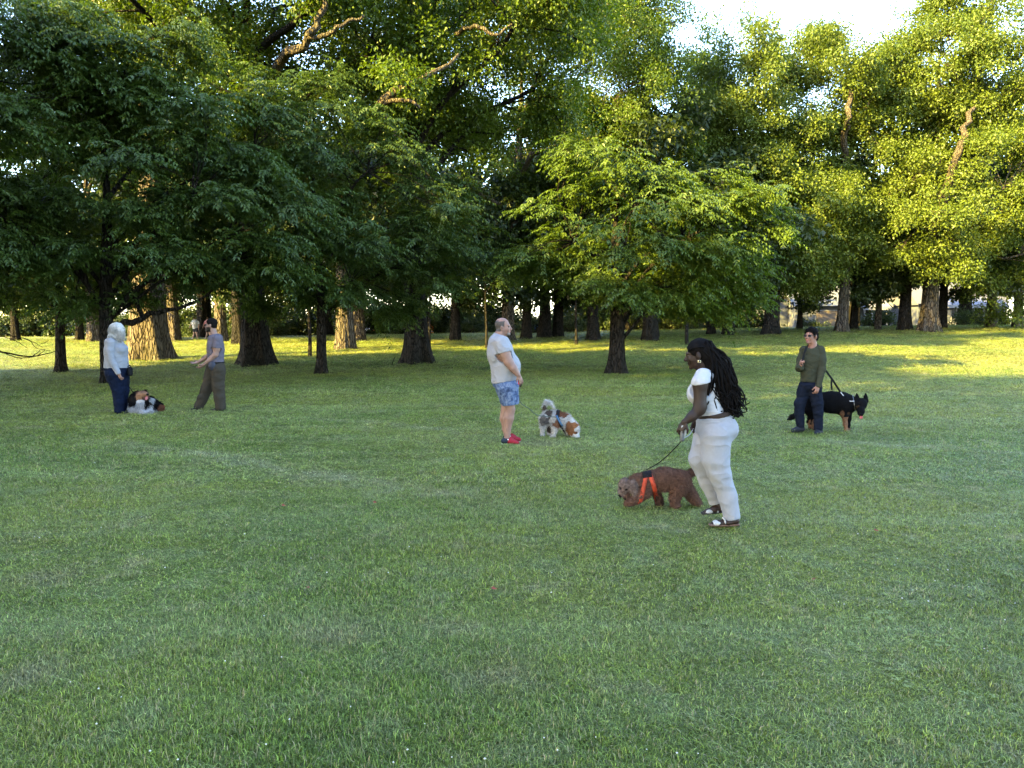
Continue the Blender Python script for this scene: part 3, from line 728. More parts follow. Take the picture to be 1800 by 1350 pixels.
GU = 'dense undergrowth across the street'
ru = np.random.RandomState(91)
for k, x in enumerate(np.arange(-84, 92, 6.2)):
    if 0 < x < 4.6 or x > 24: continue
    tree_copy(bush_a, (x + ru.uniform(-1, 1), 90 + ru.uniform(-2, 3)), 2.1 + ru.uniform(-.3, .5), ru.uniform(0, 6.28), 'big dark bush across the street, seen between the trunks', 'far_bush', GU)
for k, x in enumerate(np.arange(-60, 66, 9.0)):
    if -2 < x < 7 or 22 < x < 46: continue
    tree_copy(bg_b if k % 2 else bg_a, (x + ru.uniform(-2, 2), 71 + ru.uniform(-2, 2)), 0.85 + ru.uniform(-.1, .15), ru.uniform(0, 6.28), 'shady tree along the near side of the street, seen between the trunks', 'street_tree', 'trees along the street')

for k, px in enumerate((-20, 40, 90, 215, 260, 320, 430, 480, 530, 590, 640, 700, 760, 800, 850, 890, 1010, 1050, 1100, 1165, 1210, 1260, 1300)):
    q = at(px, 590, 67.0 + 1.5 * (k % 3))
    tree_copy(bush_a, q, 1.35 + 0.45 * ((k * 7) % 3), k * 1.3, 'dark understorey bush between the trunks at the far edge', 'understorey_bush', 'understorey bushes at the far edge')
# ================================================================== smooth bodies
def surface_nets(D, org, h):
    s = D < 0
    cnt = np.zeros(tuple(n - 1 for n in D.shape), np.int8)
    for dx in (0, 1):
        for dy in (0, 1):
            for dz in (0, 1):
                cnt += s[dx:D.shape[0] - 1 + dx, dy:D.shape[1] - 1 + dy, dz:D.shape[2] - 1 + dz]
    act = (cnt > 0) & (cnt < 8); ijk = np.argwhere(act)
    idx = np.full(act.shape, -1, np.int64); idx[act] = np.arange(len(ijk))
    acc = np.zeros((len(ijk), 3)); num = np.zeros(len(ijk))
    cor = [(a, b, c) for a in (0, 1) for b in (0, 1) for c in (0, 1)]
    val = {c: D[ijk[:, 0] + c[0], ijk[:, 1] + c[1], ijk[:, 2] + c[2]] for c in cor}
    for c in cor:
        for ax in range(3):
            if c[ax] == 0:
                e = list(c); e[ax] = 1; e = tuple(e); a, b = val[c], val[e]
                m = (a < 0) != (b < 0); t = np.where(m, a / np.where(m, a - b, 1), 0)
                p = np.tile(np.array(c, float), (len(ijk), 1)); p[:, ax] += t
                acc[m] += p[m]; num[m] += 1
    V = (ijk + acc / num[:, None]) * h + org
    Fq = []
    for ax in range(3):
        o1, o2 = [(1, 2), (2, 0), (0, 1)][ax]
        a = [slice(None)] * 3; b = [slice(None)] * 3; a[ax] = slice(0, -1); b[ax] = slice(1, None)
        ch = s[tuple(a)] != s[tuple(b)]
        e = np.argwhere(ch); e = e[(e[:, o1] > 0) & (e[:, o2] > 0)]
        e = e[(e[:, o1] < D.shape[o1] - 1) & (e[:, o2] < D.shape[o2] - 1)]
        ins = s[e[:, 0], e[:, 1], e[:, 2]]
        def cell(d1, d2):
            q = e.copy(); q[:, o1] -= d1; q[:, o2] -= d2; return idx[q[:, 0], q[:, 1], q[:, 2]]
        q = np.stack([cell(1, 1), cell(0, 1), cell(0, 0), cell(1, 0)], 1)
        q[~ins] = q[~ins][:, ::-1]; Fq.append(q)
    Fq = np.concatenate(Fq); Fq = Fq[(Fq >= 0).all(1)]
    return V, Fq
def fold_noise(P, freq, seed, n=7, dirv=None, ridge=False):
    r = np.random.RandomState(seed); v = 0
    for k in range(n):
        d = r.normal(0, 1, 3)
        if dirv is not None: d = d * np.asarray(dirv)
        d /= np.linalg.norm(d); f = freq * r.uniform(0.6, 1.6)
        q_ = np.sin((P @ d.astype(P.dtype)) * f + r.uniform(0, 6.28) + 1.3 * np.sin((P @ d[[1, 2, 0]].astype(P.dtype)) * f * 0.45 + k))
        v = v + ((1.55 - 2.4 * np.sqrt(np.abs(q_))) if ridge else q_)
    return v / n
class SDF:
    def __init__(s, k=0.02): s.pr = []; s.cuts = []; s.k = k
    def cap(s, a, b, ra, rb, col=(1, 1, 1), k=None, dep=1.0):
        s.pr.append(('c', np.asarray(a, float), np.asarray(b, float), ra, rb, np.array(col, float), s.k if k is None else k, dep)); return s
    def chain(s, pts, col=(1, 1, 1), k=None, dep=1.0):
        for (a, ra), (b, rb) in zip(pts[:-1], pts[1:]): s.cap(a, b, ra, rb, col, k, dep)
        return s
    def ell(s, c, rad, col=(1, 1, 1), k=None, ax=None):
        A = np.eye(3) if ax is None else np.asarray(ax, float)
        s.pr.append(('e', np.asarray(c, float), A, np.asarray(rad, float), None, np.array(col, float), s.k if k is None else k, 1.0)); return s
    def sub(s, c, rad, k=0.01, ax=None):
        A = np.eye(3) if ax is None else np.asarray(ax, float)
        s.cuts.append(('e', np.asarray(c, float), A, np.asarray(rad, float), k)); return s
    def pcut(s, p, n, R=9.9):
        n = np.asarray(n, float); s.cuts.append(('p', np.asarray(p, float), n / np.linalg.norm(n), R, 0)); return s
    @staticmethod
    def d1(p, P):
        if p[0] == 'c':
            a, b, ra, rb, dep = p[1].astype(P.dtype), p[2].astype(P.dtype), p[3], p[4], p[7]
            ab = b - a; q = P - a
            t = np.clip((q @ ab) / (ab @ ab + 1e-12), 0, 1)[..., None]; q = q - t * ab
            if dep != 1.0: q = q / np.array([1, dep, 1], P.dtype)
            return np.sqrt((q * q).sum(-1)) - (ra + (rb - ra) * t[..., 0])
        q = (P - p[1].astype(P.dtype)) @ p[2].T.astype(P.dtype) / p[3].astype(P.dtype)
        k0 = np.sqrt((q * q).sum(-1)) + 1e-9; q = q / p[3].astype(P.dtype); k1 = np.sqrt((q * q).sum(-1)) + 1e-9
        return k0 * (k0 - 1) / k1
    def bounds1(s, p):
        if p[0] == 'c':
            m = max(p[3], p[4]) * max(1, p[7]); return np.minimum(p[1], p[2]) - m, np.maximum(p[1], p[2]) + m
        e = np.sqrt(((p[2] * p[3][:, None]) ** 2).sum(0)); return p[1] - e, p[1] + e
    def eval(s, P):
        D = np.full(P.shape[:-1], 9.0, P.dtype)
        for p in s.pr: D = s._smin(D, s.d1(p, P), p[6])
        return s._cut(D, P)
    @staticmethod
    def _smin(a, b, k):
        if k <= 0: return np.minimum(a, b)
        h = np.maximum(k - np.abs(a - b), 0) / k; return np.minimum(a, b) - h * h * k * 0.25
    def _cut(s, D, P):
        for c in s.cuts:
            if c[0] == 'p':
                d = (P - c[1].astype(P.dtype)) @ c[2].astype(P.dtype)
                if c[3] < 9: d = np.where(((P - c[1].astype(P.dtype)) ** 2).sum(-1) < c[3] ** 2, d, -9)
                D = np.maximum(D, d)
            else: D = np.maximum(D, -s.d1(('e', c[1], c[2], c[3]), P))
        return D
    def mesh(s, h, fold=None, ridge=False):
        lo = np.min([s.bounds1(p)[0] for p in s.pr], 0) - 3 * h - 0.02; hi = np.max([s.bounds1(p)[1] for p in s.pr], 0) + 3 * h + 0.02
        n = np.ceil((hi - lo) / h).astype(int) + 1
        ax = [(lo[i] + np.arange(n[i]) * h).astype(np.float32) for i in range(3)]
        D = np.full(tuple(n), 9.0, np.float32)
        for p in s.pr:
            a, b = s.bounds1(p); m = p[6] + 2.5 * h + 0.012
            i0 = np.clip(((a - m - lo) / h).astype(int), 0, n - 1); i1 = np.clip(np.ceil((b + m - lo) / h).astype(int) + 1, 1, n)
            sl = tuple(slice(i0[i], i1[i]) for i in range(3))
            P = np.stack(np.meshgrid(*[ax[i][sl[i]] for i in range(3)], indexing='ij'), -1)
            D[sl] = s._smin(D[sl], s.d1(p, P), p[6])
        if fold is not None or s.cuts:
            near = D < 0.08
            ii = np.argwhere(near); P = (lo + ii * h).astype(np.float32); d = D[near]
            if fold is not None:
                for fo in (fold if isinstance(fold, list) else [fold]):
                    d = d + fo[0] * fold_noise(P, fo[1], fo[2], 4 if ridge else 7, dirv=fo[3] if len(fo) > 3 else None, ridge=ridge).astype(np.float32)
            D[near] = s._cut(d, P)
        V, Q = surface_nets(D, lo, h)
        return V, Q
    def colors(s, V):
        P = V.astype(np.float32); best = np.full(len(P), 9e9); col = np.zeros((len(P), 3))
        for p in s.pr:
            d = s.d1(p, P); m = d < best; best[m] = d[m]; col[m] = p[5]
        return col
def vnormals(V, Q):
    n = np.cross(V[Q[:, 2]] - V[Q[:, 0]], V[Q[:, 3]] - V[Q[:, 1]]); N = np.zeros_like(V)
    for k in range(4): np.add.at(N, Q[:, k], n)
    return N / (np.linalg.norm(N, axis=1)[:, None] + 1e-12)
def fur(V, Q, cols, n, length, width, seed, comb=(0, 0, -0.5), curl=0.0, mask=None, lenfn=None, spread=0.35, out=0.55):
    """short tapering hairs standing on a body"""
    r = np.random.RandomState(seed); N = vnormals(V, Q)
    ar = np.linalg.norm(np.cross(V[Q[:, 2]] - V[Q[:, 0]], V[Q[:, 3]] - V[Q[:, 1]]), axis=1)
    fi = r.choice(len(Q), n, p=ar / ar.sum()); w = r.dirichlet([1, 1, 1, 1], n)
    P = (V[Q[fi]] * w[..., None]).sum(1); Nn = (N[Q[fi]] * w[..., None]).sum(1); C = cols[Q[fi, r.randint(0, 4, n)]]
    if mask is not None:
        m = mask(P); P, Nn, C = P[m], Nn[m], C[m]
    n = len(P); L = length * r.uniform(0.5, 1.25, n)
    if lenfn is not None: L = L * lenfn(P)
    L = L[:, None]
    d = Nn * out + np.asarray(comb) + r.normal(0, spread, (n, 3)); d /= np.linalg.norm(d, axis=1)[:, None]
    s = np.cross(d, r.normal(0, 1, (n, 3))); s /= np.linalg.norm(s, axis=1)[:, None] + 1e-9
    m = P + Nn * L * 0.5 * out + d * L * 0.35; tip = m + (d * 0.75 + np.asarray(comb) * 0.45 + r.normal(0, curl, (n, 3))) * L * 0.6
    W = width * r.uniform(0.6, 1.3, n)[:, None]
    VV = np.stack([P - s * W - Nn * 0.004, P + s * W - Nn * 0.004, m + s * W * .8, m - s * W * .8, tip], 1).reshape(-1, 3)
    o = np.arange(n)[:, None] * 5
    C = np.clip(C * r.uniform(0.75, 1.25, (n, 1)), 0, 1)
    return make_mesh('fur', VV, [o + np.array([[3, 2, 4]]), o + np.array([[0, 1, 2, 3]])], np.repeat(C, 5, 0))
# ------------------------------------------------------------------ figure frame: zoomed outline coordinates -> metres
class Fig:
    def __init__(s, name, label, cat, zx, zy, zs, base_px, base_row, group=None, Y=None):
        s.zx, s.zy, s.zs = zx, zy, zs
        g = ground_hit(zx + base_px / zs, zy + base_row / zs)
        s.Y = Y or g[1]; s.base = np.array([g[0], s.Y, float(ground_z(g[0], s.Y))])
        s.u = s.Y / F_PX / zs                # metres per outline unit
        s.root = thing(name, label, cat, s.base, group)
    def P(s, X, Yz, D=0.0):
        return at(s.zx + X / s.zs, s.zy + Yz / s.zs, s.Y + D * s.u) - s.base
    def ch(s, sdf, pts, col, k=None, dep=1.0):
        sdf.chain([(s.P(*p[:3]), p[3] * s.u) for p in pts], col, k, dep)
    def el(s, sdf, X, Yz, D, rx, ry, rd, col, k=None, rot=0.0, yaw=0.0):
        """ellipsoid; rot tilts it in the picture plane (degrees, clockwise on screen), yaw turns it about the vertical"""
        a = math.radians(-rot); b = math.radians(yaw)
        X0 = np.array([math.cos(a), 0, math.sin(a)]); Z0 = np.array([-math.sin(a), 0, math.cos(a)]); Y0 = np.array([0, 1.0, 0])
        Rz = np.array([[math.cos(b), -math.sin(b), 0], [math.sin(b), math.cos(b), 0], [0, 0, 1]])
        sdf.ell(s.P(X, Yz, D), np.array([rx, rd, ry]) * s.u, col, k, np.stack([Rz @ X0, Rz @ Y0, Rz @ Z0]))
    def part(s, name, sdf, h, mat, fold=None, parent=None, cols=None, smooth=True, ridge=True):
        V, Q = sdf.mesh(h, fold, ridge and mat in (M_CLOTH, M_DENIM))
        me = make_mesh(name, V, Q, sdf.colors(V) if cols is None else cols(V, sdf.colors(V)), smooth)
        return mobj(name, me, mat, parent or s.root)
def axes(f, up=(0, 0, 1)):
    f = np.asarray(f, float); f /= np.linalg.norm(f); l = np.cross(up, f); l /= np.linalg.norm(l); return f, l, np.cross(f, l)
def add_head(sd, c, f, size, skin, lip, eye=(0.02, 0.015, 0.012), tilt=0.0, brow=None, k=0.012):
    """cranium, face, jaw, nose, lips, eyes and ears; c is the middle of the head, f where it looks"""
    f, l, u = axes(f)
    ct, st = math.cos(tilt), math.sin(tilt); f, u = f * ct - u * st, u * ct + f * st
    A = np.stack([f, l, u]); S = size / 0.235
    def p(a, b, d): return np.asarray(c) + (f * a + l * b + u * d) * S
    E = lambda a, b, d, ra, rb, rc, col=skin, kk=k: sd.ell(p(a, b, d), np.array([ra, rb, rc]) * S, col, kk * S, A)
    E(-.018, 0, .034, .096, .077, .085); E(.030, 0, -.030, .066, .060, .088); E(.036, 0, -.085, .046, .047, .032)
    E(.078, 0, -.100, .020, .022, .017); E(.074, 0, .020, .024, .050, .014, brow or skin)
    sd.cap(p(.092, 0, .004), p(.112, 0, -.030), .008 * S, .013 * S, skin, .010 * S)
    for sg in (-1, 1):
        E(.098, sg * .010, -.034, .010, .009, .008); E(.062, sg * .036, -.030, .026, .022, .026)
        E(.080, sg * .032, .000, .010, .014, .008, eye, .003); E(-.006, sg * .078, -.014, .020, .009, .033, skin, .004)
        E(-.004, sg * .083, -.014, .010, .007, .018, tuple(0.7 * v for v in skin), .002)
    E(.088, 0, -.060, .014, .024, .0085, lip, .004); E(.086, 0, -.073, .013, .020, .008, lip, .004)
    return p, A, S
def add_hand(sd, w, d, n, curl, skin, side=1, size=0.172, spread=0.06, thumb=0.6, wr=0.026):
    """palm and five fingers; w wrist, d towards the fingertips, n the way the palm faces, side = +1 thumb on d x n"""
    d = np.asarray(d, float); d /= np.linalg.norm(d); n = np.asarray(n, float); n = n - d * (n @ d); n /= np.linalg.norm(n); s = np.cross(d, n) * side
    S = size / 0.185; A = np.stack([d, s, n]); w = np.asarray(w, float)
    sd.ell(w + d * .048 * S, np.array([.052, .040, .017]) * S, skin, .012, A)
    for j, (o, L) in enumerate(((.030, .072), (.010, .082), (-.010, .076), (-.029, .060))):
        b = w + d * .088 * S + s * o * S; q = d + s * spread * (1.2 - j * 0.8); q /= np.linalg.norm(q); ang = 0
        for k, fr in enumerate((.45, .32, .23)):
            ang = curl * (k + 0.9) * (0.75 + 0.1 * j)
            v = q * math.cos(ang) + n * math.sin(ang); e = b + v * L * fr * S
            sd.cap(b, e, (.0092 - .0007 * k) * S, (.0086 - .0008 * k) * S, skin, .003); b = e
    b = w + d * .022 * S + s * .030 * S
    v = d * 0.75 + s * thumb + n * 0.35; v /= np.linalg.norm(v); e = b + v * .042 * S; sd.cap(b, e, .013 * S, .0105 * S, skin, .008)
    v = d * 0.9 + s * thumb * 0.25 + n * (0.35 + 0.3 * curl); v /= np.linalg.norm(v); sd.cap(e, e + v * .034 * S, .0105 * S, .0085 * S, skin, .004)
def ring_on(sd, c, u, v, width, thick, n=40, rmax=0.45, frac=(0, 1)):
    """a strap lying round a body in the plane u,v"""
    c = np.asarray(c, float); u = np.asarray(u, float) / np.linalg.norm(u); v = np.asarray(v, float); v = v - u * (u @ v); v /= np.linalg.norm(v); w = np.cross(u, v)
    a = 2 * np.pi * np.linspace(frac[0], frac[1], n, endpoint=(frac != (0, 1))); dirs = np.cos(a)[:, None] * u + np.sin(a)[:, None] * v
    ts = np.linspace(rmax, 0.005, 90)
    rows = []
    for off in (-.5, 0.5):
        o = c + w * off * width
        D = sd.eval((o + dirs[:, None] * ts[None, :, None]).astype(np.float32)); hit = np.argmax(D < 0, 1); rr = ts[hit]
        rows.append((o + dirs * (rr + 0.001)[:, None], o + dirs * (rr + thick)[:, None]))
    (i0, o0), (i1, o1) = rows; V = np.concatenate([i0, o0, o1, i1]); q = []
    m = n if frac == (0, 1) else n - 1
    for i in range(m):
        j = (i + 1) % n
        for k in range(4): q.append([k * n + i, k * n + j, ((k + 1) % 4) * n + j, ((k + 1) % 4) * n + i])
    return V, np.array(q)
M_SKIN = vcol('skin', 0.55, 0.25, 0.08, 40, 0.1, 0.002)
M_CLOTH = vcol('cloth', 0.95, 0.05, 0.04, 55, 0.35, 0.006, (1, 1, 0.6), wrinkle=4.2)
M_DENIM = vcol('denim', 0.95, 0.05, 0.22, 30, 0.4, 0.006, (1, 1, 0.5), wrinkle=5.0)
M_HAIR = vcol('hair', 0.75, 0.04, 0.30, 80, 0.5, 0.006, (1, 1, 0.15))
M_FUR = vcol('fur_coat', 0.9, 0.05, 0.30, 45, 0.6, 0.01)
M_SHOE = vcol('shoe', 0.7, 0.15, 0.1, 40, 0.2, 0.003)
M_BLACK = plain('black_webbing', (0.006, 0.006, 0.007), 0.8, 0.1, 0.2)
M_METAL = plain('steel_chain', (0.55, 0.55, 0.56), 0.3, 0.5, 0.1, metal=1.0)
M_GOLD = plain('earring_gold', (0.85, 0.72, 0.45), 0.25, 0.5, 0.05, metal=1.0)
def simple_part(name, V, Q, mat, parent, smooth=True): return mobj(name, make_mesh(name, V, Q, None, smooth), mat, parent)
def cord(name, pts, r, mat, parent, n=40, sides=6):
    mb = MB(); mb.tube(spline(pts, n), r, sides); return mb.build(name, mat, parent, True)
# ================================================================== people and dogs
GP = 'people standing on the lawn'; GD = 'dogs on the lawn'
# ---------------------------------------------------------------- woman in white with braids
W = Fig('person', 'woman with long black braids in white top and pale trousers walking the brown dog', 'person', 1060, 580, 3.75, 855, 1284, GP)
SK = (0.026, 0.013, 0.009); LP = (0.035, 0.012, 0.011); u = W.u; P = W.P
b = SDF(0.02)
pf, A, S = add_head(b, P(626, 158, 0), (-0.96, 0.28, 0), 0.235, SK, LP, tilt=0.22)
W.ch(b, [(640, 210, 4, 44), (672, 275, 8, 50)], SK)
W.el(b, 682, 380, 8, 72, 120, 108, SK, 0.04); W.el(b, 735, 610, 0, 100, 110, 115, SK, 0.04); W.ch(b, [(685, 440, 0, 70), (730, 580, 0, 85)], SK, 0.04, 1.2)
W.ch(b, [(664, 310, -88, 38), (640, 360, -128, 44), (640, 505, -138, 39), (632, 528, -140, 37)], SK, 0.03)
W.ch(b, [(632, 528, -140, 37), (585, 572, -146, 31), (538, 606, -150, 21)], SK, 0.02)
W.ch(b, [(700, 300, 115, 44), (668, 500, 150, 36), (612, 600, 120, 21)], SK, 0.03)
add_hand(b, P(538, 606, -150), P(505, 672, -155) - P(538, 606, -150), (0.6, 0.75, -0.1), 0.75, SK, side=1, size=0.165)
add_hand(b, P(612, 600, 120), P(590, 650, 100) - P(612, 600, 120), (0.6, -0.75, 0), 0.7, SK, side=-1, size=0.165)
W.ch(b, [(745, 690, -62, 80), (745, 900, -68, 62), (822, 1100, -72, 42), (858, 1238, -75, 26)], SK, 0.03)
W.ch(b, [(700, 690, 62, 76), (640, 860, 66, 58), (700, 1010, 72, 42), (762, 1150, 78, 25)], SK, 0.03)
W.ch(b, [(872, 1252, -75, 27), (820, 1264, -80, 22), (758, 1272, -86, 17), (722, 1276, -90, 12)], SK, 0.02, 1.5)
W.ch(b, [(778, 1165, 78, 26), (735, 1180, 74, 21), (690, 1196, 70, 15), (668, 1200, 68, 11)], SK, 0.02, 1.5)
W.part('body', b, 0.0062, M_SKIN)
sh = SDF(0.035); SW = (0.43, 0.43, 0.46)
W.el(sh, 680, 385, 8, 86, 118, 118, SW); W.el(sh, 620, 425, -36, 60, 62, 66, SW, 0.07); W.el(sh, 616, 422, 46, 58, 60, 62, SW, 0.07)
W.ch(sh, [(688, 450, 0, 84), (712, 545, 0, 92)], SW, None, 1.25); W.el(sh, 684, 296, 4, 58, 46, 98, SW)
W.ch(sh, [(660, 302, -90, 52), (643, 348, -124, 52), (639, 372, -130, 52)], SW, 0.03); W.ch(sh, [(702, 305, 100, 58), (690, 360, 138, 52)], SW, 0.03)
W.ch(sh, [(668, 262, 8, 50), (676, 300, 8, 60)], SW, 0.03)
sh.pcut(P(638, 357, -130), P(645, 420, -130) - P(630, 320, -130) , 0.13); sh.pcut(P(664, 250, 6), P(640, 200, 4) - P(676, 290, 8), 0.11)
W.part('shirt', sh, 0.0075, M_CLOTH, [(0.004, 26, 3)])
pt = SDF(0.045); PW = (0.285, 0.29, 0.325)
W.el(pt, 730, 572, 0, 114, 46, 122, PW); W.el(pt, 752, 640, 0, 120, 84, 126, PW); W.el(pt, 806, 660, -48, 84, 82, 72, PW); W.el(pt, 800, 650, 60, 82, 78, 70, PW); W.el(pt, 694, 622, 0, 72, 74, 112, PW)
W.ch(pt, [(745, 690, -62, 102), (742, 850, -66, 87), (766, 945, -68, 73), (822, 1100, -72, 59), (856, 1260, -75, 53)], PW, 0.03)
W.ch(pt, [(694, 690, 62, 96), (640, 850, 66, 73), (692, 1000, 72, 56), (757, 1160, 78, 45)], PW, 0.03)
pt.pcut(P(853, 1243, -75), P(862, 1300, -75) - P(845, 1200, -75), 0.14); pt.pcut(P(748, 1137, 78), P(775, 1190, 78) - P(738, 1100, 78), 0.11)
pt.pcut(P(748, 546, 0), P(735, 500, 0) - P(752, 560, 0), 0.30)
W.part('trousers', pt, 0.0085, M_CLOTH, [(0.0022, 24, 5, (1, 1, 1)), (0.0015, 50, 8)])
bl = SDF(0.0)
W.el(bl, 729, 556, 0, 119, 60, 127, (0.035, 0.022, 0.016)); bl.pcut(P(745, 536, 0), P(737, 500, 0) - P(745, 540, 0)); bl.pcut(P(751, 566, 0), P(759, 610, 0) - P(751, 560, 0))
W.part('belt', bl, 0.008, M_SHOE)
# braids
HB = (0.0055, 0.0048, 0.005); hr = SDF(0.03)
hr.ell(pf(-.022, 0, .038), np.array([.104, .086, .090]) * S, HB, .02, A); hr.ell(pf(-.06, 0, -.01), np.array([.062, .078, .075]) * S, HB, .02, A); W.ch(hr, [(690, 140, 0, 50), (748, 240, 0, 66), (785, 360, 0, 74), (802, 450, 0, 60)], HB, 0.05, 1.15); W.ch(hr, [(665, 170, 0, 46), (715, 300, 0, 44)], HB, 0.03, 1.3)
f_, l_, u_ = axes((-0.96, 0.28, 0)); hr.sub(pf(.125, 0, -.025), np.array([.078, .12, .10]) * S, 0, A); hr.sub(pf(.03, 0, -.105), np.array([.07, .12, .085]) * S, 0, A); hr.sub(pf(-.004, .085, -.014), np.array([.024, .022, .04]) * S, 0, A)
W.part('hair', hr, 0.008, M_HAIR, [(0.006, 130, 9)])
r = np.random.RandomState(4); lk = MB()
for i in range(430):
    a = r.uniform(0, 2 * np.pi); q = math.sqrt(r.uniform())
    ex = r.uniform(); side = r.uniform(-1, 1)
    p0 = (688 + 46 * q * math.cos(a), 130 + 66 * q * math.sin(a), side * 68)
    p1 = (728 + 80 * ex + r.normal(0, 12), 215 + r.normal(0, 20), side * 98); p2 = (715 + 150 * ex + r.normal(0, 14), 340 + r.normal(0, 20), side * 112 + r.normal(0, 10))
    yend = r.uniform(420, 560); p3 = (718 + 170 * ex + r.normal(0, 14), 0.5 * (340 + yend), side * 104); p4 = (728 + 165 * ex + r.normal(0, 20), yend, side * 100 + r.normal(0, 14))
    p5 = (p4[0] + r.normal(14, 20), p4[1] + r.uniform(-6, 16), p4[2] + r.normal(0, 10))
    pts = spline([P(*p) for p in (p0, p1, p2, p3, p4, p5)], 22); pts[4:] += np.cumsum(r.normal(0, .0022, (18, 3)), 0) + 0.006 * np.sin(np.arange(18)[:, None] * r.uniform(.5, .9) + r.uniform(0, 6, (1, 3)))
    lk.tube(pts, np.linspace(0.0086, 0.0050, 22) * r.uniform(.8, 1.2), 5, HB)
for i in range(26):   # braids drawn back over the head
    t = (i / 25 - 0.5) * 2
    pts = [pf(.070, t * .055, .068 - .03 * t * t), pf(.02, t * .080, .112 - .055 * t * t), pf(-.06, t * .080, .098 - .05 * t * t), P(700, 128, t * 34)]
    lk.tube(spline(pts, 10), 0.0085, 5, HB)
lk.build('braids', M_HAIR, W.root, True, True)['kind'] = 'stuff'
mb = MB(); a = np.linspace(0, 2 * np.pi, 14); c0 = pf(-.002, .085, -.060); mb.tube(np.stack([c0[0] + .011 * np.cos(a), np.full(14, c0[1] - 0.006), c0[2] + .011 * np.sin(a)], 1), 0.003, 5); mb.build('earring', M_GOLD, W.root, True)
for nm, pts, sole in (('near', [(890, 1284, -75), (800, 1288, -82), (706, 1288, -92)], (0.14, 0.085, 0.06)), ('far', [(796, 1198, 80), (730, 1206, 74), (655, 1212, 66)], (0.02, 0.018, 0.018))):
    s_ = SDF(0.006); W.ch(s_, [(x, y - 4, d, 9) for x, y, d in pts], sole, 0.0, 3.4)
    x, y, d = pts[2]; W.el(s_, x + 42, y - 18, d + 4, 30, 17, 36, (0.45, 0.44, 0.42), 0.0, rot=-8); W.el(s_, x + 92, y - 30, d + 5, 9, 27, 32, (0.45, 0.44, 0.42), 0.0, rot=-18)
    x1, y1, d1 = pts[0]; s_.sub(P(x + 70, y - 34, d + 4), np.array([24, 30, 12]) * u, 0) 
    W.part('sandal', s_, 0.0055, M_SHOE)
# retractable leash
lea = thing('retractable_leash', 'grey retractable leash handle with thin dark cord to the brown dog', 'leash', W.base + P(525, 690, -150))
org = lea.location; O_ = np.array(org) - W.base
hs = SDF(0.006); W.ch(hs, [(524, 668, -158, 13), (521, 722, -158, 15)], (0.05, 0.055, 0.06), 0.0, 0.9); 
V, Q = hs.mesh(0.004); simple_part('handle', V - O_, Q, plain('leash_grip', (0.05, 0.055, 0.062), 0.45, 0.4), lea)
mb = MB(); mb.tube(spline([P(521, 700, -158) - O_, P(541, 690, -158) - O_, P(544, 648, -160) - O_, P(524, 634, -160) - O_, P(516, 665, -158) - O_], 24), 0.0085, 7); mb.build('grip_loop', plain('leash_loop', (0.25, 0.25, 0.26), 0.45, 0.4), lea, True)
cord('strap', [P(534, 712, -150) - O_, P(570, 690, -40) - O_, P(596, 650, 90) - O_], 0.004, plain('leash_tape', (0.3, 0.3, 0.33), 0.6), lea)
# ---------------------------------------------------------------- brown poodle
K = Fig('dog', 'curly brown dog in an orange harness sniffing the grass', 'dog', 1080, 800, 10.59, 1130, 975, GD)
PB = (0.128, 0.070, 0.052); PH = (0.18, 0.128, 0.112); PD = (0.080, 0.042, 0.031); P = K.P; u = K.u
d = SDF(0.03)
K.ch(d, [(655, 495, 0, 182), (930, 452, 0, 205), (1240, 462, 0, 186)], PB, 0.05, 0.85)
K.ch(d, [(640, 500, 0, 165), (440, 500, -15, 132), (270, 550, -30, 100)], PB, 0.05, 0.85)
K.el(d, 195, 555, -40, 112, 125, 110, PH); K.el(d, 150, 680, -45, 72, 82, 70, PH, 0.03, rot=15); K.el(d, 215, 745, -40, 70, 62, 60, PB, 0.03); K.el(d, 118, 745, -48, 36, 27, 34, (0.012, 0.01, 0.01), 0.004)
K.el(d, 205, 800, -40, 40, 14, 30, (0.015, 0.012, 0.012), 0.004); K.el(d, 215, 632, -128, 22, 15, 20, (0.012, 0.01, 0.01), 0.002); K.el(d, 112, 608, -100, 16, 13, 16, (0.012, 0.01, 0.01), 0.002)
K.el(d, 352, 610, -138, 78, 150, 42, PH, 0.008, rot=-8); K.el(d, 290, 600, 70, 60, 130, 36, PH, 0.015)
K.el(d, 575, 640, -70, 125, 150, 90, PB, 0.04)
K.ch(d, [(570, 700, -90, 105), (420, 810, -95, 82), (300, 868, -95, 62), (225, 905, -95, 42)], PB, 0.03)
K.ch(d, [(780, 700, 80, 85), (825, 820, 85, 62), (845, 900, 85, 56)], PD, 0.03); K.el(d, 838, 912, 78, 66, 34, 52, PD)
K.el(d, 1225, 540, -70, 160, 175, 105, PB, 0.05); K.ch(d, [(1190, 660, -95, 128), (1115, 810, -100, 82), (1128, 925, -100, 62)], PB, 0.04); K.el(d, 1140, 942, -105, 82, 38, 60, PB)
K.ch(d, [(1330, 600, 70, 135), (1450, 770, 85, 92), (1545, 890, 85, 66), (1575, 955, 85, 52)], PB, 0.04); K.el(d, 1570, 968, 78, 60, 34, 52, PB)
K.ch(d, [(1370, 360, 0, 52), (1440, 330, 0, 62), (1475, 300, 0, 44)], PD, 0.02)
V, Q = d.mesh(0.0055, [(0.0065, 170, 3), (0.004, 300, 4)])
cols = d.colors(V); mobj('body', make_mesh('body', V, Q, cols, True), M_FUR, K.root)
fm = mobj('fur', fur(V, Q, cols, 30000, 0.013, 0.0017, 5, (0, 0, -0.1), 1.2, spread=0.9), M_FUR, K.root); fm['kind'] = 'stuff'
hn = thing('dog_harness', 'orange and black harness strapped round the brown dog', 'harness', K.base + P(600, 300, 0)); O_ = P(600, 300, 0)
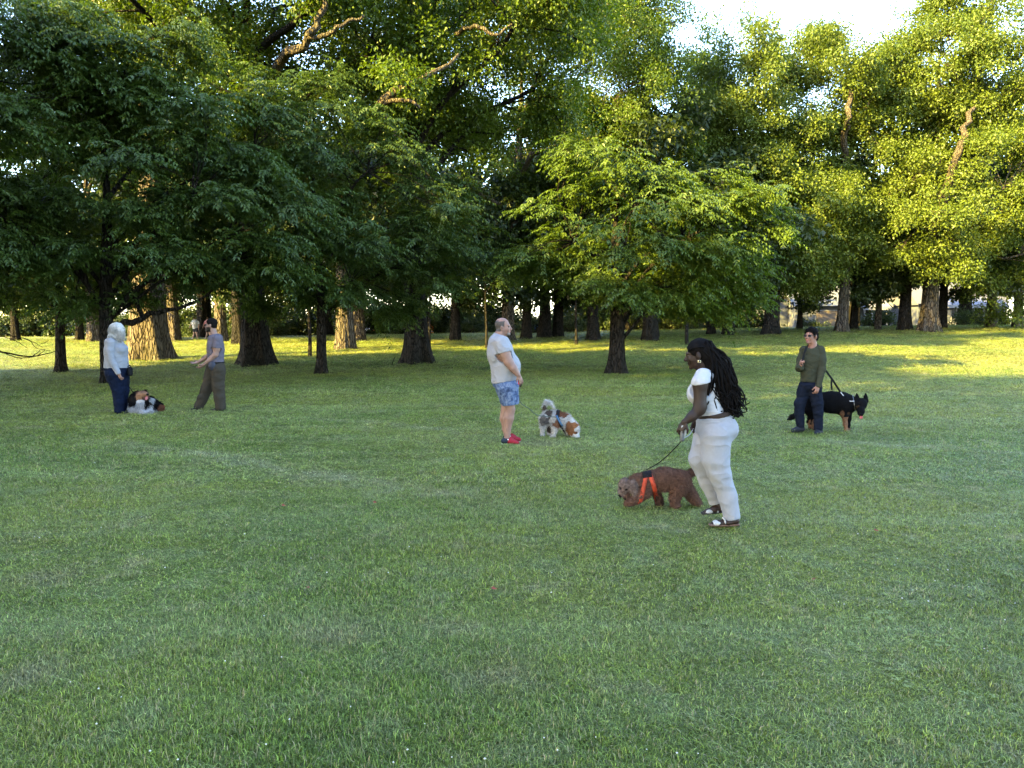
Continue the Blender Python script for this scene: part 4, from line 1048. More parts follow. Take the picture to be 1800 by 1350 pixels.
M_OR = plain('orange_webbing', (0.36, 0.040, 0.014), 0.6, 0.3, 0.1)
for nm, c, top, bot, w_ in (('girth_strap', (690, 500, 0), (610, 290, 0), (745, 720, 0), 0.040), ('neck_strap', (530, 500, 0), (560, 290, 0), (470, 690, 0), 0.036)):
    V, Q = ring_on(d, P(*c), P(*top) - P(*bot), (0, 1, 0), w_, 0.011, 44, 0.24); simple_part(nm, V - O_, Q, M_OR, hn)
V, Q = ring_on(d, P(600, 480, 0), P(585, 280, 0) - P(600, 480, 0), (0, 1, 0), 0.085, 0.013, 24, 0.26, (-0.16, 0.16)); simple_part('back_panel', V - O_, Q, M_BLACK, hn)
A_ = K.base + P(600, 270, 0); B_ = W.base + W.P(516, 733, -158)
pts = [A_ + (B_ - A_) * t_ - np.array([0, 0, 0.03 * math.sin(math.pi * t_)]) for t_ in np.linspace(0, 1, 8)]
cord('cord', [p - np.array(lea.location) for p in pts], 0.0042, M_BLACK, lea)
# ---------------------------------------------------------------- big man in shorts
G = Fig('person', 'bald bearded man in pale grey t-shirt and blue patterned shorts', 'person', 820, 540, 5.1917, 375, 1240, GP)
P = G.P; u = G.u; SK = (0.26, 0.150, 0.118); GH = (0.060, 0.050, 0.045)
b = SDF(0.02)
pf, A, S = add_head(b, P(335, 178, 0), (0.97, -0.15, 0), 0.245, SK, (0.40, 0.17, 0.14))
def head_cols(V, C):
    q = (V - P(335, 178, 0)) @ A.T / S
    side = (q[:, 0] < np.where(q[:, 2] < 0.01, -0.012, 0.03)) & (q[:, 2] > -0.055) & (q[:, 2] < 0.072) & (np.abs(q[:, 1]) > 0.02) & (np.abs(q[:, 1]) < 0.0765)
    back = (q[:, 0] < -0.055) & (q[:, 2] > -0.06) & (q[:, 2] < 0.085)
    q = q + 0.010 * fold_noise(q.astype(np.float32), 70, 2)[:, None]
    side = (q[:, 0] < np.where(q[:, 2] < 0.01, -0.012, 0.03)) & (q[:, 2] > -0.055) & (q[:, 2] < 0.072) & (np.abs(q[:, 1]) > 0.02) & (np.abs(q[:, 1]) < 0.0785)
    C[(side | back) & (np.linalg.norm(q, axis=1) < 0.15)] = GH
    gt = (q[:, 0] > 0.055) & (q[:, 2] < -0.078) & (q[:, 2] > -0.135) & (np.abs(q[:, 1]) < 0.04) & (np.linalg.norm(q, axis=1) < 0.17); C[gt] = (0.22, 0.19, 0.17)
    st = (q[:, 0] > 0.0) & (q[:, 2] < -0.05) & (q[:, 2] > -0.12) & (np.abs(q[:, 1]) >= 0.03) & (np.linalg.norm(q, axis=1) < 0.17); C[st] = C[st] * 0.75
    return C
G.ch(b, [(318, 215, 0, 47), (298, 275, 0, 54)], SK)
G.el(b, 315, 430, 0, 92, 140, 130, SK, 0.05); G.el(b, 370, 560, 0, 105, 120, 140, SK, 0.05); G.el(b, 365, 700, 0, 100, 70, 120, SK, 0.05)
G.ch(b, [(325, 345, -118, 46), (352, 430, -158, 47), (385, 500, -165, 43)], SK, 0.03); G.ch(b, [(385, 500, -165, 43), (425, 555, -168, 36), (474, 622, -160, 22)], SK, 0.02)
G.ch(b, [(320, 330, 130, 54), (370, 480, 160, 42), (470, 620, 130, 22)], SK, 0.03)
add_hand(b, P(474, 622, -160), P(512, 705, -158) - P(474, 622, -160), (-0.5, 0.8, 0), 0.35, SK, side=-1)
add_hand(b, P(470, 620, 130), P(500, 690, 120) - P(470, 620, 130), (-0.4, -0.8, 0), 0.6, SK, side=1)
G.ch(b, [(385, 760, -70, 75), (392, 900, -70, 46), (398, 930, -70, 45), (385, 1010, -68, 47), (374, 1110, -66, 31), (372, 1190, -66, 27)], SK, 0.02)
G.ch(b, [(370, 760, 70, 72), (360, 900, 70, 44), (348, 1010, 72, 45), (356, 1110, 74, 30), (372, 1180, 76, 26)], SK, 0.02)
G.ch(b, [(360, 1215, -66, 25), (430, 1235, -72, 20)], SK, 0.02); G.ch(b, [(372, 1190, 76, 24), (430, 1205, 70, 20)], SK, 0.02)
G.part('body', b, 0.0075, M_SKIN, None, None, head_cols)
t = SDF(0.04); TW = (0.28, 0.28, 0.305)
G.el(t, 308, 420, 0, 118, 165, 150, TW, rot=-6); G.el(t, 372, 545, 0, 122, 130, 150, TW, 0.06); G.ch(t, [(345, 560, 0, 118), (350, 720, 0, 118)], TW, 0.05, 1.2); G.el(t, 290, 310, 0, 82, 62, 140, TW, 0.05)
G.ch(t, [(315, 325, -120, 64), (345, 400, -152, 58), (356, 430, -158, 57)], TW, 0.03); G.ch(t, [(315, 325, 120, 64), (350, 420, 155, 56)], TW, 0.03); G.ch(t, [(300, 265, 0, 52), (300, 310, 0, 70)], TW, 0.03)
t.pcut(P(352, 412, -155), P(368, 470, -155) - P(350, 400, -150), 0.15); t.pcut(P(350, 412, 155), P(368, 470, 155) - P(350, 400, 150), 0.15)
t.pcut(P(350, 675, 0), P(358, 760, 0) - P(345, 680, 0), 0.45); t.pcut(P(305, 248, 0), P(330, 200, 0) - P(300, 290, 0), 0.13)
G.part('shirt', t, 0.009, M_CLOTH, [(0.010, 15, 13, (1.3, 1, 0.5)), (0.004, 36, 14, (1.2, 1, 0.6))])
# patterned shorts
tn = NT('shorts_print'); co = tn.coord(); n1 = tn.noise(14, 5, co, 0.7); tn.base(tn.ramp(n1, [(0.36, (0.020, 0.032, 0.075)), (0.48, (0.055, 0.085, 0.165)), (0.60, (0.125, 0.16, 0.24)), (0.7, (0.055, 0.08, 0.16))])); tn.rough(0.85, 0.15); tn.bump(tn.noise(50, 3, co), 0.2, 0.004)
s_ = SDF(0.04); BL = (0.1, 0.17, 0.36)
G.el(s_, 360, 700, 0, 122, 60, 138, BL); G.ch(s_, [(375, 740, -62, 100), (408, 910, -70, 72)], BL, 0.04); G.ch(s_, [(362, 740, 62, 98), (392, 900, 70, 68)], BL, 0.04)
s_.pcut(P(408, 890, -70), (P(415, 960, -70) - P(402, 860, -70)), 0.25); s_.pcut(P(395, 882, 70), (P(405, 960, 70) - P(390, 860, 70)), 0.12); s_.pcut(P(355, 668, 0), P(345, 600, 0) - P(358, 690, 0), 0.4)
V, Q = s_.mesh(0.009, [(0.008, 18, 15, (1.2, 1, 0.5))], True); simple_part('shorts', V, Q, tn.m, G.root)
RD = (0.26, 0.014, 0.024); NV = (0.016, 0.024, 0.036)
for dd, ox, oy in ((-68, 0, 0), (74, 18, -30)):
    q = SDF(0.02); G.ch(q, [(345 + ox, 1222 + oy, dd, 30), (372 + ox, 1215 + oy, dd, 30)], NV, 0.02, 1.2); G.ch(q, [(400 + ox, 1222 + oy, dd - 4, 30), (462 + ox, 1238 + oy, dd - 10, 20)], RD, 0.02, 1.5)
    G.ch(q, [(322 + ox, 1248 + oy, dd, 9), (470 + ox, 1252 + oy, dd - 8, 9)], (0.6, 0.58, 0.55), 0.0, 3.0); G.ch(q, [(395 + ox, 1195 + oy, dd, 16), (420 + ox, 1210 + oy, dd, 16)], RD, 0.01)
    for k in range(3): G.ch(q, [(378 + 18 * k + ox, 1205 + 4 * k + oy, dd - 32, 3.5), (398 + 20 * k + ox, 1240 + 2 * k + oy, dd - 36, 3.5)], (0.7, 0.68, 0.66), 0.0)
    G.part('shoe', q, 0.0065, M_SHOE)
# ---------------------------------------------------------------- white and tan dog
D2 = Fig('dog', 'shaggy white and tan dog with a plumed tail sniffing the ground', 'dog', 840, 680, 9.474, 1250, 835, GD)
P = D2.P; u = D2.u; WH = (0.47, 0.44, 0.42); TN = (0.24, 0.105, 0.048); GB_ = (0.10, 0.075, 0.065)
d = SDF(0.03)
D2.ch(d, [(1175, 510, 40, 112), (1290, 520, 10, 112), (1440, 565, -30, 118)], WH, 0.05); D2.ch(d, [(1450, 560, -30, 110), (1545, 620, -60, 88), (1590, 690, -80, 90)], WH, 0.04)
D2.el(d, 1595, 715, -85, 98, 112, 92, WH, 0.03, rot=12); D2.el(d, 1615, 800, -95, 72, 66, 64, WH, 0.03); D2.el(d, 1645, 838, -110, 56, 34, 44, WH, 0.02); D2.el(d, 1694, 850, -112, 21, 17, 20, (0.02, 0.018, 0.018), 0.003)
D2.el(d, 1642, 770, -172, 16, 14, 16, (0.02, 0.015, 0.012), 0.002); D2.el(d, 1535, 690, -150, 50, 95, 26, TN, 0.012, rot=-14); D2.el(d, 1660, 680, -10, 30, 80, 30, TN, 0.012)
D2.ch(d, [(1110, 540, 0, 88), (1085, 640, -25, 45), (1078, 715, -25, 28), (1075, 785, -25, 28)], WH, 0.03); D2.el(d, 1080, 796, -35, 34, 16, 30, WH)
D2.ch(d, [(1190, 560, 70, 85), (1195, 680, 75, 48), (1190, 760, 75, 32), (1200, 825, 70, 30)], WH, 0.03)
D2.ch(d, [(1310, 600, -60, 72), (1275, 720, -75, 44), (1252, 820, -75, 34)], WH, 0.03); D2.el(d, 1245, 832, -82, 44, 18, 36, WH)
D2.ch(d, [(1460, 640, -20, 78), (1495, 760, -10, 44), (1510, 838, -10, 34)], WH, 0.03); D2.el(d, 1516, 842, -18, 42, 18, 34, WH)
D2.ch(d, [(1120, 430, 45, 22), (1104, 330, 45, 22), (1140, 240, 40, 24), (1215, 270, 30, 20), (1280, 360, 20, 10)], WH, 0.02)
def dog_patches(V, C, pats, seed=1):
    nz = fold_noise(V.astype(np.float32), 60, seed)
    for c, rad, col in pats:
        q = (V - P(*c)) / (np.asarray(rad) * u); C[(np.sqrt((q[:, [0, 1, 2]] ** 2).sum(1)) + 0.35 * nz) < 1] = col
    return C
pats = [((1545, 690, -120), (88, 95, 130), TN), ((1600, 660, -110), (70, 80, 70), TN), ((1610, 740, -130), (50, 60, 60), TN), ((1390, 450, -40), (100, 130, 70), (0.17, 0.075, 0.045)), ((1330, 600, -90), (70, 70, 80), (0.24, 0.115, 0.07)),
        ((1185, 450, -20), (65, 90, 75), GB_), ((1105, 560, -60), (70, 90, 90), (0.15, 0.13, 0.12)), ((1205, 650, 60), (60, 80, 120), GB_), ((1112, 350, 30), (30, 60, 50), GB_)]
V, Q = d.mesh(0.0065, [(0.005, 90, 7)]); cols = dog_patches(V, d.colors(V), pats); mobj('body', make_mesh('body', V, Q, cols, True), M_FUR, D2.root)
fm = mobj('fur', fur(V, Q, cols, 15000, 0.032, 0.0022, 6, (0.05, 0, -0.45), 0.3, mask=lambda q: ~((q[:, 0] > P(1590, 0, 0)[0]) & (q[:, 2] < P(0, 745, 0)[2])), lenfn=lambda q: np.where((q[:, 0] > P(1540, 0, 0)[0]) | (q[:, 2] < P(0, 680, 0)[2]), 0.45, 1.0)), M_FUR, D2.root); fm['kind'] = 'stuff'
h2 = thing('dog_harness', 'black and blue harness on the white and tan dog', 'harness', D2.base + P(1360, 480, -20)); O_ = P(1360, 480, -20)
V, Q = ring_on(d, P(1385, 560, -20), P(1360, 440, -20) - P(1430, 690, -20), (0.3, 1, 0), 0.034, 0.026, 40, 0.24); simple_part('girth_strap', V - O_, Q, M_BLACK, h2)
V, Q = ring_on(d, P(1385, 545, -20), P(1340, 480, -60) - P(1440, 640, -60), (0.3, 1, 0), 0.026, 0.030, 24, 0.24, (0.66, 0.88)); simple_part('chest_panel', V - O_, Q, plain('blue_webbing', (0.04, 0.10, 0.19), 0.6), h2)
l2 = thing('dog_leash', 'dark cord leash from the man in shorts to the white and tan dog', 'leash', G.base + G.P(488, 700, -150)); O_ = np.array(l2.location)
hs = SDF(0.004); G.ch(hs, [(486, 672, -148, 12), (492, 716, -148, 12)], (1, 1, 1)); V, Q = hs.mesh(0.005); simple_part('handle', V + G.base - O_, Q, M_BLACK, l2)
hs = SDF(0.004); G.ch(hs, [(478, 672, -142, 9), (480, 700, -142, 9)], (1, 1, 1)); V, Q = hs.mesh(0.005); simple_part('button', V + G.base - O_, Q, plain('red_plastic', (0.45, 0.03, 0.06), 0.4), l2)
M_GCORD = plain('green_cord', (0.05, 0.065, 0.05), 0.6)
e2 = D2.base + P(1300, 505, -120)
cord('cord', [G.base + G.P(490, 715, -148) - O_, G.base + G.P(488, 860, -110) - O_, G.base + G.P(570, 925, -90) - O_, (e2 + G.base + G.P(640, 962, -80)) / 2 - O_ + np.array([-0.12, -0.0, -0.005]), e2 - O_], 0.006, M_GCORD, l2)
# ---------------------------------------------------------------- man in olive sweater
R = Fig('person', 'man with glasses in an olive sweater and dark jeans holding a strap', 'person', 1360, 560, 6.135, 480, 1235, GP)
P = R.P; u = R.u; SK = (0.27, 0.135, 0.098); OL = (0.040, 0.042, 0.028); JN = (0.008, 0.011, 0.021)
b = SDF(0.02); fdir = (-0.80, -0.60, 0)
pf, A, S = add_head(b, P(404, 186, 0), fdir, 0.24, SK, (0.40, 0.16, 0.14))
R.ch(b, [(412, 225, 0, 42), (420, 300, 8, 46)], SK); R.el(b, 408, 430, 0, 78, 120, 70, SK, 0.04); R.ch(b, [(400, 480, 0, 66), (393, 680, 0, 66)], SK, 0.04)
R.ch(b, [(510, 345, -40, 42), (520, 540, -70, 32), (478, 725, -122, 20)], SK, 0.03); R.ch(b, [(325, 350, 60, 42), (288, 520, 20, 34), (296, 510, -60, 26)], SK, 0.03)
add_hand(b, P(477, 728, -124), P(458, 805, -138) - P(477, 728, -124), (-0.25, 0.95, 0), 0.8, SK, side=-1)
add_hand(b, P(292, 520, -78), P(300, 455, -98) - P(292, 520, -78), (0.9, 0.2, 0.1), 1.3, SK, side=1)
R.ch(b, [(338, 740, 20, 52), (280, 950, 16, 34), (290, 1150, 20, 24)], SK, 0.03); R.ch(b, [(440, 740, -30, 52), (474, 950, -45, 34), (483, 1180, -45, 24)], SK, 0.03)
R.part('body', b, 0.0078, M_SKIN)
sw = SDF(0.04)
R.el(sw, 412, 420, 0, 108, 130, 92, OL, yaw=-35); R.ch(sw, [(402, 480, 0, 100), (388, 668, 0, 98)], OL, 0.05, 0.85); R.el(sw, 418, 330, 4, 108, 42, 78, OL, 0.05)
sl = SDF(0.03)
R.ch(sl, [(500, 345, -42, 52), (517, 440, -62, 45), (519, 545, -80, 40), (480, 735, -124, 28)], OL, 0.025); R.ch(sl, [(330, 345, 55, 50), (292, 450, 50, 42), (280, 530, 10, 40), (293, 530, -66, 34)], OL, 0.025)
R.ch(sw, [(420, 285, 4, 48), (420, 320, 4, 60)], OL, 0.03)
sw.pcut(P(412, 300, 0), P(402, 250, -30) - P(424, 330, 10), 0.10); sw.pcut(P(388, 682, 0), P(384, 760, 0) - P(389, 680, 0), 0.24); sl.pcut(P(478, 742, -124), P(468, 800, -130) - P(484, 720, -122), 0.085)
R.part('sleeves', sl, 0.009, M_CLOTH, [(0.008, 20, 29, (0.6, 0.6, 1.3))])
R.part('sweater', sw, 0.009, M_CLOTH, [(0.009, 16, 23, (0.8, 0.8, 1.0)), (0.003, 36, 24)])
cl = SDF(0.0); R.ch(cl, [(478, 690, -80, 1), (484, 735, -80, 1)], OL)
jn = SDF(0.04)
R.el(jn, 388, 715, 0, 108, 62, 86, JN); R.ch(jn, [(338, 750, 20, 74), (282, 920, 15, 52), (276, 1000, 15, 46), (290, 1175, 20, 42)], JN, 0.04); R.ch(jn, [(440, 750, -30, 76), (470, 920, -45, 54), (480, 1000, -45, 48), (482, 1205, -45, 44)], JN, 0.04)
jn.pcut(P(388, 672, 0), (0, 0, 1), 0.3); jn.pcut(P(292, 1172, 20), (0, 0, -1), 0.14); jn.pcut(P(484, 1205, -45), (0, 0, -1), 0.14)
R.part('jeans', jn, 0.009, M_DENIM, [(0.009, 18, 25, (0.5, 0.5, 1.3)), (0.004, 40, 26, (0.6, 0.6, 1.3))])
hr = SDF(0.02); f, l, uu = axes(fdir); HC = (0.005, 0.004, 0.004)
hr.ell(pf(-.022, 0, .045), np.array([.104, .088, .092]) * S, HC, .02, A); hr.ell(pf(-.05, 0, -.02), np.array([.062, .082, .075]) * S, HC, .02, A)
hr.sub(pf(.105, 0, -.035), np.array([.085, .12, .105]) * S, 0, A); hr.sub(pf(.02, 0, -.085), np.array([.062, .12, .070]) * S, 0, A)
for sg in (-1, 1): hr.sub(pf(-.004, sg * .085, -.012), np.array([.024, .022, .04]) * S, 0, A)
V, Q = hr.mesh(0.007, [(0.004, 160, 27)]); mobj('hair', make_mesh('hair', V, Q, hr.colors(V), True), M_HAIR, R.root)
o = mobj('hair_strands', fur(V, Q, hr.colors(V), 2500, 0.03, 0.0018, 10, np.array(fdir) * 0.35 + np.array([0, 0, -0.3]), 0.05, spread=0.2, out=0.10), M_HAIR, R.root); o['kind'] = 'stuff'
M_FRAME = plain('glasses_frame', (0.01, 0.01, 0.012), 0.35, 0.5); M_LENS = plain('glasses_lens', (0.02, 0.016, 0.018), 0.3, 0.15)
def glasses(root, pf, S, lens_tint, r0=0.024):
    g = MB(); a = np.linspace(0, 2 * np.pi, 15); le = MB()
    for sg in (-1, 1):
        pts = np.array([pf(.103 - .008 * abs(math.cos(q)), sg * .034 + r0 * math.cos(q) * 1.1, .001 + r0 * 0.8 * math.sin(q)) for q in a]); g.tube(pts, 0.0028, 5)
        le.add(np.concatenate([pts[:-1], pts.mean(0)[None]]), [[i, (i + 1) % 14, 14] for i in range(14)])
        g.tube(np.array([pf(.096, sg * .058, .006), pf(.04, sg * .076, .006), pf(-.01, sg * .083, .002)]), 0.0026, 5)
    g.tube(np.array([pf(.105, -.010, .003), pf(.112, 0, .006), pf(.105, .010, .003)]), 0.0025, 5)
    o = g.build('glasses', M_FRAME, root, True)
    if lens_tint: le.build('lens', M_LENS, o, False)['kind'] = 'stuff'
glasses(R.root, pf, S, True)
SB = (0.014, 0.016, 0.022)
for x, y, dd, tx, td in ((292, 1195, 20, -105, -30), (484, 1228, -45, -40, -75)):
    q = SDF(0.02); R.ch(q, [(x + 14, y - 6, dd + 6, 32), (x + tx * 0.35, y, dd + td * 0.4, 30), (x + tx * 0.85, y + 10, dd + td * 0.9, 20)], SB, 0.02, 1.1); R.ch(q, [(x + 16, y + 24, dd, 8), (x + tx * 0.9, y + 26, dd + td, 8)], (0.04, 0.045, 0.055), 0.0, 2.6)
    q.pcut(P(x, y + 34, dd), (0, 0, -1), 0.3); R.part('shoe', q, 0.008, M_SHOE)
# ---------------------------------------------------------------- german shepherd type dog
H = Fig('dog', 'big black and tan dog with pricked ears and tongue out beside the man in olive', 'dog', 1375, 670, 11.25, 1270, 985, GD)
P = H.P; u = H.u; BK = (0.005, 0.005, 0.006); TB = (0.17, 0.09, 0.056)
d = SDF(0.04)
H.ch(d, [(650, 400, 60, 180), (980, 418, 20, 205), (1200, 445, -20, 220)], BK, 0.06, 0.75); H.ch(d, [(1200, 430, -20, 200), (1370, 445, -60, 140), (1490, 452, -110, 102)], BK, 0.05, 0.9)
H.el(d, 1240, 560, -30, 130, 160, 120, BK, 0.05)
H.el(d, 1555, 440, -160, 118, 108, 110, BK, 0.03); H.ch(d, [(1558, 500, -210, 84), (1560, 600, -290, 58), (1558, 640, -310, 46)], BK, 0.03); H.el(d, 1556, 655, -345, 34, 26, 26, (0.008, 0.008, 0.009), 0.004); H.ch(d, [(1560, 640, -250, 44), (1562, 690, -290, 32)], BK, 0.02)
H.el(d, 1562, 716, -315, 36, 34, 16, (0.50, 0.13, 0.14), 0.004, rot=8)
for sg, ex, tx in ((-1, 1490, 1474), (1, 1648, 1654)): H.ch(d, [(ex, 400, -150, 58), (ex + (tx - ex) * .5, 315, -150, 40), (tx, 228, -155, 9)], BK, 0.012, 0.55)
for ex in (1512, 1606): H.el(d, ex, 490, -262, 15, 11, 12, (0.05, 0.03, 0.015), 0.002)
H.ch(d, [(1225, 610, -70, 88), (1236, 680, -86, 62)], BK, 0.03); H.ch(d, [(1236, 690, -88, 58), (1246, 850, -90, 40), (1262, 960, -92, 33)], TB, 0.03); H.el(d, 1270, 985, -108, 46, 22, 44, TB)
H.ch(d, [(1300, 640, 60, 80), (1315, 740, 65, 48), (1305, 880, 65, 36), (1300, 945, 60, 34)], BK, 0.03); H.el(d, 1300, 952, 45, 40, 20, 40, TB)
H.ch(d, [(640, 430, -20, 165), (585, 560, -40, 105), (610, 690, -40, 58), (630, 790, -40, 40), (600, 845, -40, 30), (640, 940, -50, 28)], BK, 0.03); H.el(d, 655, 960, -62, 42, 20, 36, TB)
H.ch(d, [(620, 440, 130, 150), (540, 580, 130, 90), (560, 720, 130, 46), (520, 800, 130, 30), (560, 900, 125, 28)], BK, 0.03); H.el(d, 575, 915, 115, 42, 20, 36, TB)
H.ch(d, [(520, 400, 60, 70), (420, 540, 70, 52), (300, 660, 70, 54), (190, 710, 65, 48), (105, 765, 60, 14)], BK, 0.03)
pats = [((640, 860, -50), (60, 80, 150), TB), ((560, 850, 120), (60, 80, 110), TB), ((1180, 640, -120), (40, 60, 90), (0.12, 0.065, 0.04)), ((1460, 530, -190), (40, 50, 45), (0.050, 0.033, 0.02)), ((1640, 520, -190), (30, 50, 45), (0.050, 0.033, 0.02)), ((1310, 635, -130), (40, 60, 35), (0.06, 0.035, 0.023))]
V, Q = d.mesh(0.0078, [(0.003, 90, 8)]); cols = dog_patches(V, d.colors(V), pats, 3); mobj('body', make_mesh('body', V, Q, cols, True), M_FUR, H.root)
fm = mobj('fur', fur(V, Q, cols, 14000, 0.017, 0.0020, 7, (-0.45, 0.1, -0.35), 0.1, out=0.3, mask=lambda q: (q[:, 2] > 0.28) | (q[:, 0] < -0.3)), M_FUR, H.root); fm['kind'] = 'stuff'
l3 = thing('dog_leash', 'black strap leash slung over the olive sweater to the big black dog', 'leash', H.base + P(1140, 200, -60)); O_ = np.array(l3.location)
RP = R.P
def flat_strap(name, pts, w, th, mat, parent, n=40):
    Pp = spline(pts, n); T = np.gradient(Pp, axis=0); T /= np.linalg.norm(T, axis=1)[:, None]
    sdv = np.cross(T, [0, 1.0, 0.15]); sdv /= np.linalg.norm(sdv, axis=1)[:, None]; nv = np.cross(T, sdv)
    rows = [Pp + sdv * w * a_ + nv * th * b_ for a_, b_ in ((-.5, -.5), (.5, -.5), (.5, .5), (-.5, .5))]; V = np.concatenate(rows); q = []
    for i in range(n - 1):
        for k in range(4): q.append([k * n + i, ((k + 1) % 4) * n + i, ((k + 1) % 4) * n + i + 1, k * n + i + 1])
    return simple_part(name, V, np.array(q), mat, parent, False)
flat_strap('strap', [R.base + RP(*q) - O_ for q in ((300, 500, -112), (318, 425, -85), (345, 330, -60), (372, 288, 10), (420, 300, 95), (480, 430, 115), (548, 540, 112))] + [R.base + RP(640, 670, 30) - O_, H.base + P(1150, 215, -120) - O_], 0.028, 0.006, M_BLACK, l3, 60)
flat_strap('hanging_end', [R.base + RP(*q) - O_ for q in ((628, 655, 30), (622, 700, 30), (628, 770, 28))], 0.024, 0.008, M_BLACK, l3, 8)
ch = MB(); pts = spline([H.base + P(1150, 215, -120) - O_, H.base + P(1270, 350, -150) - O_, H.base + P(1340, 395, -190) - O_, H.base + P(1425, 395, -235) - O_], 46)
for i in range(0, 44, 2):
    c = pts[i]; tdir = pts[i + 1] - pts[i]; tdir /= np.linalg.norm(tdir); sv = np.cross(tdir, [0, 1, 0]) if i % 4 else np.array([0, 1.0, 0]); a = np.linspace(0, 2 * np.pi, 9)
    ch.tube(c + np.outer(np.cos(a) * .013, tdir) + np.outer(np.sin(a) * .006, sv), 0.0026, 4, cap=False)
o = ch.build('chain', M_METAL, l3, True); o['kind'] = 'stuff'
V, Q = ring_on(d, P(1420, 440, -85), P(1400, 300, -85) - P(1440, 560, -85), (0.38, 0.92, 0), 0.008, 0.010, 36, 0.22); co_ = thing('dog_collar', 'thin steel chain collar round the neck of the big black dog', 'collar', H.base + P(1420, 440, -85)); simple_part('band', V - P(1420, 440, -85), Q, plain('dull_steel', (0.16, 0.16, 0.16), 0.4, 0.3, 0.2, metal=1.0), co_)
# ---------------------------------------------------------------- white-haired woman
L = Fig('person', 'white-haired woman in a pale blue-grey sweater and navy jeans', 'person', 150, 530, 6.0, 370, 1178, GP)
P = L.P; u = L.u; SK = (0.25, 0.15, 0.12); SWC = (0.235, 0.245, 0.275); JB = (0.006, 0.010, 0.025)
b = SDF(0.02)
pf, A, S = add_head(b, P(345, 315, 0), (0.86, 0.5, 0), 0.235, SK, (0.36, 0.14, 0.12), tilt=0.15)
L.ch(b, [(325, 350, 0, 32), (315, 410, 0, 36)], SK); L.el(b, 320, 520, 0, 90, 120, 90, SK, 0.04); L.ch(b, [(325, 560, 0, 85), (330, 760, 0, 85)], SK, 0.05)
L.ch(b, [(270, 430, -85, 34), (268, 600, -100, 27), (352, 765, -110, 17)], SK, 0.03); L.ch(b, [(330, 430, 90, 34), (350, 600, 110, 26), (440, 700, 60, 17)], SK, 0.03)
add_hand(b, P(350, 760, -110), P(378, 815, -112) - P(350, 760, -110), (0.3, 0.9, 0), 0.6, SK, side=-1, size=0.165); add_hand(b, P(440, 700, 60), P(470, 700, 40) - P(440, 700, 60), (0, -0.5, -0.8), 0.7, SK, side=-1, size=0.16)
L.ch(b, [(310, 780, -40, 62), (345, 960, -40, 40), (360, 1150, -40, 25)], SK, 0.03); L.ch(b, [(370, 780, 40, 60), (395, 950, 45, 38), (395, 1130, 45, 24)], SK, 0.03)
L.part('body', b, 0.0085, M_SKIN)
sw = SDF(0.045)
L.el(sw, 310, 510, 0, 100, 130, 104, SWC); L.el(sw, 385, 500, -10, 56, 52, 80, SWC, 0.05); L.ch(sw, [(325, 560, 0, 112), (328, 700, 0, 124)], SWC, 0.05, 0.92); L.el(sw, 300, 420, 0, 82, 46, 98, SWC, 0.05)
sl = SDF(0.03)
L.ch(sl, [(270, 430, -78, 46), (262, 520, -98, 42), (272, 610, -104, 38), (355, 772, -110, 25)], SWC, 0.02); L.ch(sl, [(335, 430, 80, 46), (365, 600, 108, 38), (435, 695, 60, 25)], SWC, 0.02)
sw.pcut(P(328, 700, 0), (0, 0, -1), 0.27); sl.pcut(P(353, 767, -110), P(375, 810, -110) - P(345, 750, -110), 0.09); L.part('sleeves', sl, 0.0095, M_CLOTH, [(0.005, 20, 39, (0.6, 0.6, 1.3))]); sw.pcut(P(312, 384, 0), (0.2, 0, 1), 0.14)
L.part('sweater', sw, 0.010, M_CLOTH, [(0.007, 16, 33), (0.003, 36, 34)])
jn = SDF(0.04); L.el(jn, 330, 715, 0, 124, 60, 108, JB); L.ch(jn, [(315, 770, -42, 98), (345, 940, -42, 58), (358, 1060, -42, 52), (362, 1150, -42, 50)], JB, 0.04); L.ch(jn, [(372, 770, 42, 92), (400, 930, 45, 55), (398, 1040, 45, 46), (392, 1140, 45, 44)], JB, 0.04)
jn.pcut(P(360, 1165, 0), (0, 0, -1), 0.3); L.part('jeans', jn, 0.010, M_DENIM, [(0.010, 18, 35, (0.5, 0.5, 1.3))])
hr = SDF(0.02); HW = (0.40, 0.385, 0.36)
L.el(hr, 330, 295, 0, 80, 76, 64, HW); L.el(hr, 302, 362, -8, 56, 46, 60, HW, 0.03); L.el(hr, 342, 376, -28, 40, 40, 40, HW, 0.03); L.el(hr, 372, 340, -40, 40, 66, 30, HW, 0.03); hr.sub(P(432, 350, 40), np.array([52, 40, 70]) * u, 0)
V, Q = hr.mesh(0.009, [(0.008, 70, 36, (1, 1, 0.4))]); mobj('hair', make_mesh('hair', V, Q, hr.colors(V), True), M_HAIR, L.root)
o = mobj('hair_strands', fur(V, Q, hr.colors(V), 6000, 0.05, 0.0020, 9, (0, 0, -1.0), 0.06, spread=0.15, out=0.18), M_HAIR, L.root); o['kind'] = 'stuff'
for x, y, dd in ((362, 1160, -42), (392, 1150, 45)):
    q = SDF(0.02); L.ch(q, [(x - 12, y + 2, dd, 26), (x + 50, y + 10, dd + 10, 18), (x + 80, y + 14, dd + 14, 14)], (0.014, 0.016, 0.026), 0.02, 1.2); L.part('shoe', q, 0.0095, M_SHOE)
pc = thing('waist_pouch', 'black pouch on the hip of the white-haired woman', 'pouch', L.base + P(472, 735, -10)); O_ = P(472, 735, -10)
q = SDF(0.01); L.ch(q, [(470, 715, -10, 26), (474, 765, -10, 24)], (1, 1, 1), None, 1.3); V, Q = q.mesh(0.009); simple_part('bag', V - O_, Q, M_BLACK, pc); mb = MB(); mb.tube(spline([P(448, 690, -20) - O_, P(468, 672, -20) - O_, P(485, 700, -14) - O_], 10), 0.008, 6); mb.build('strap', M_BLACK, pc, True)
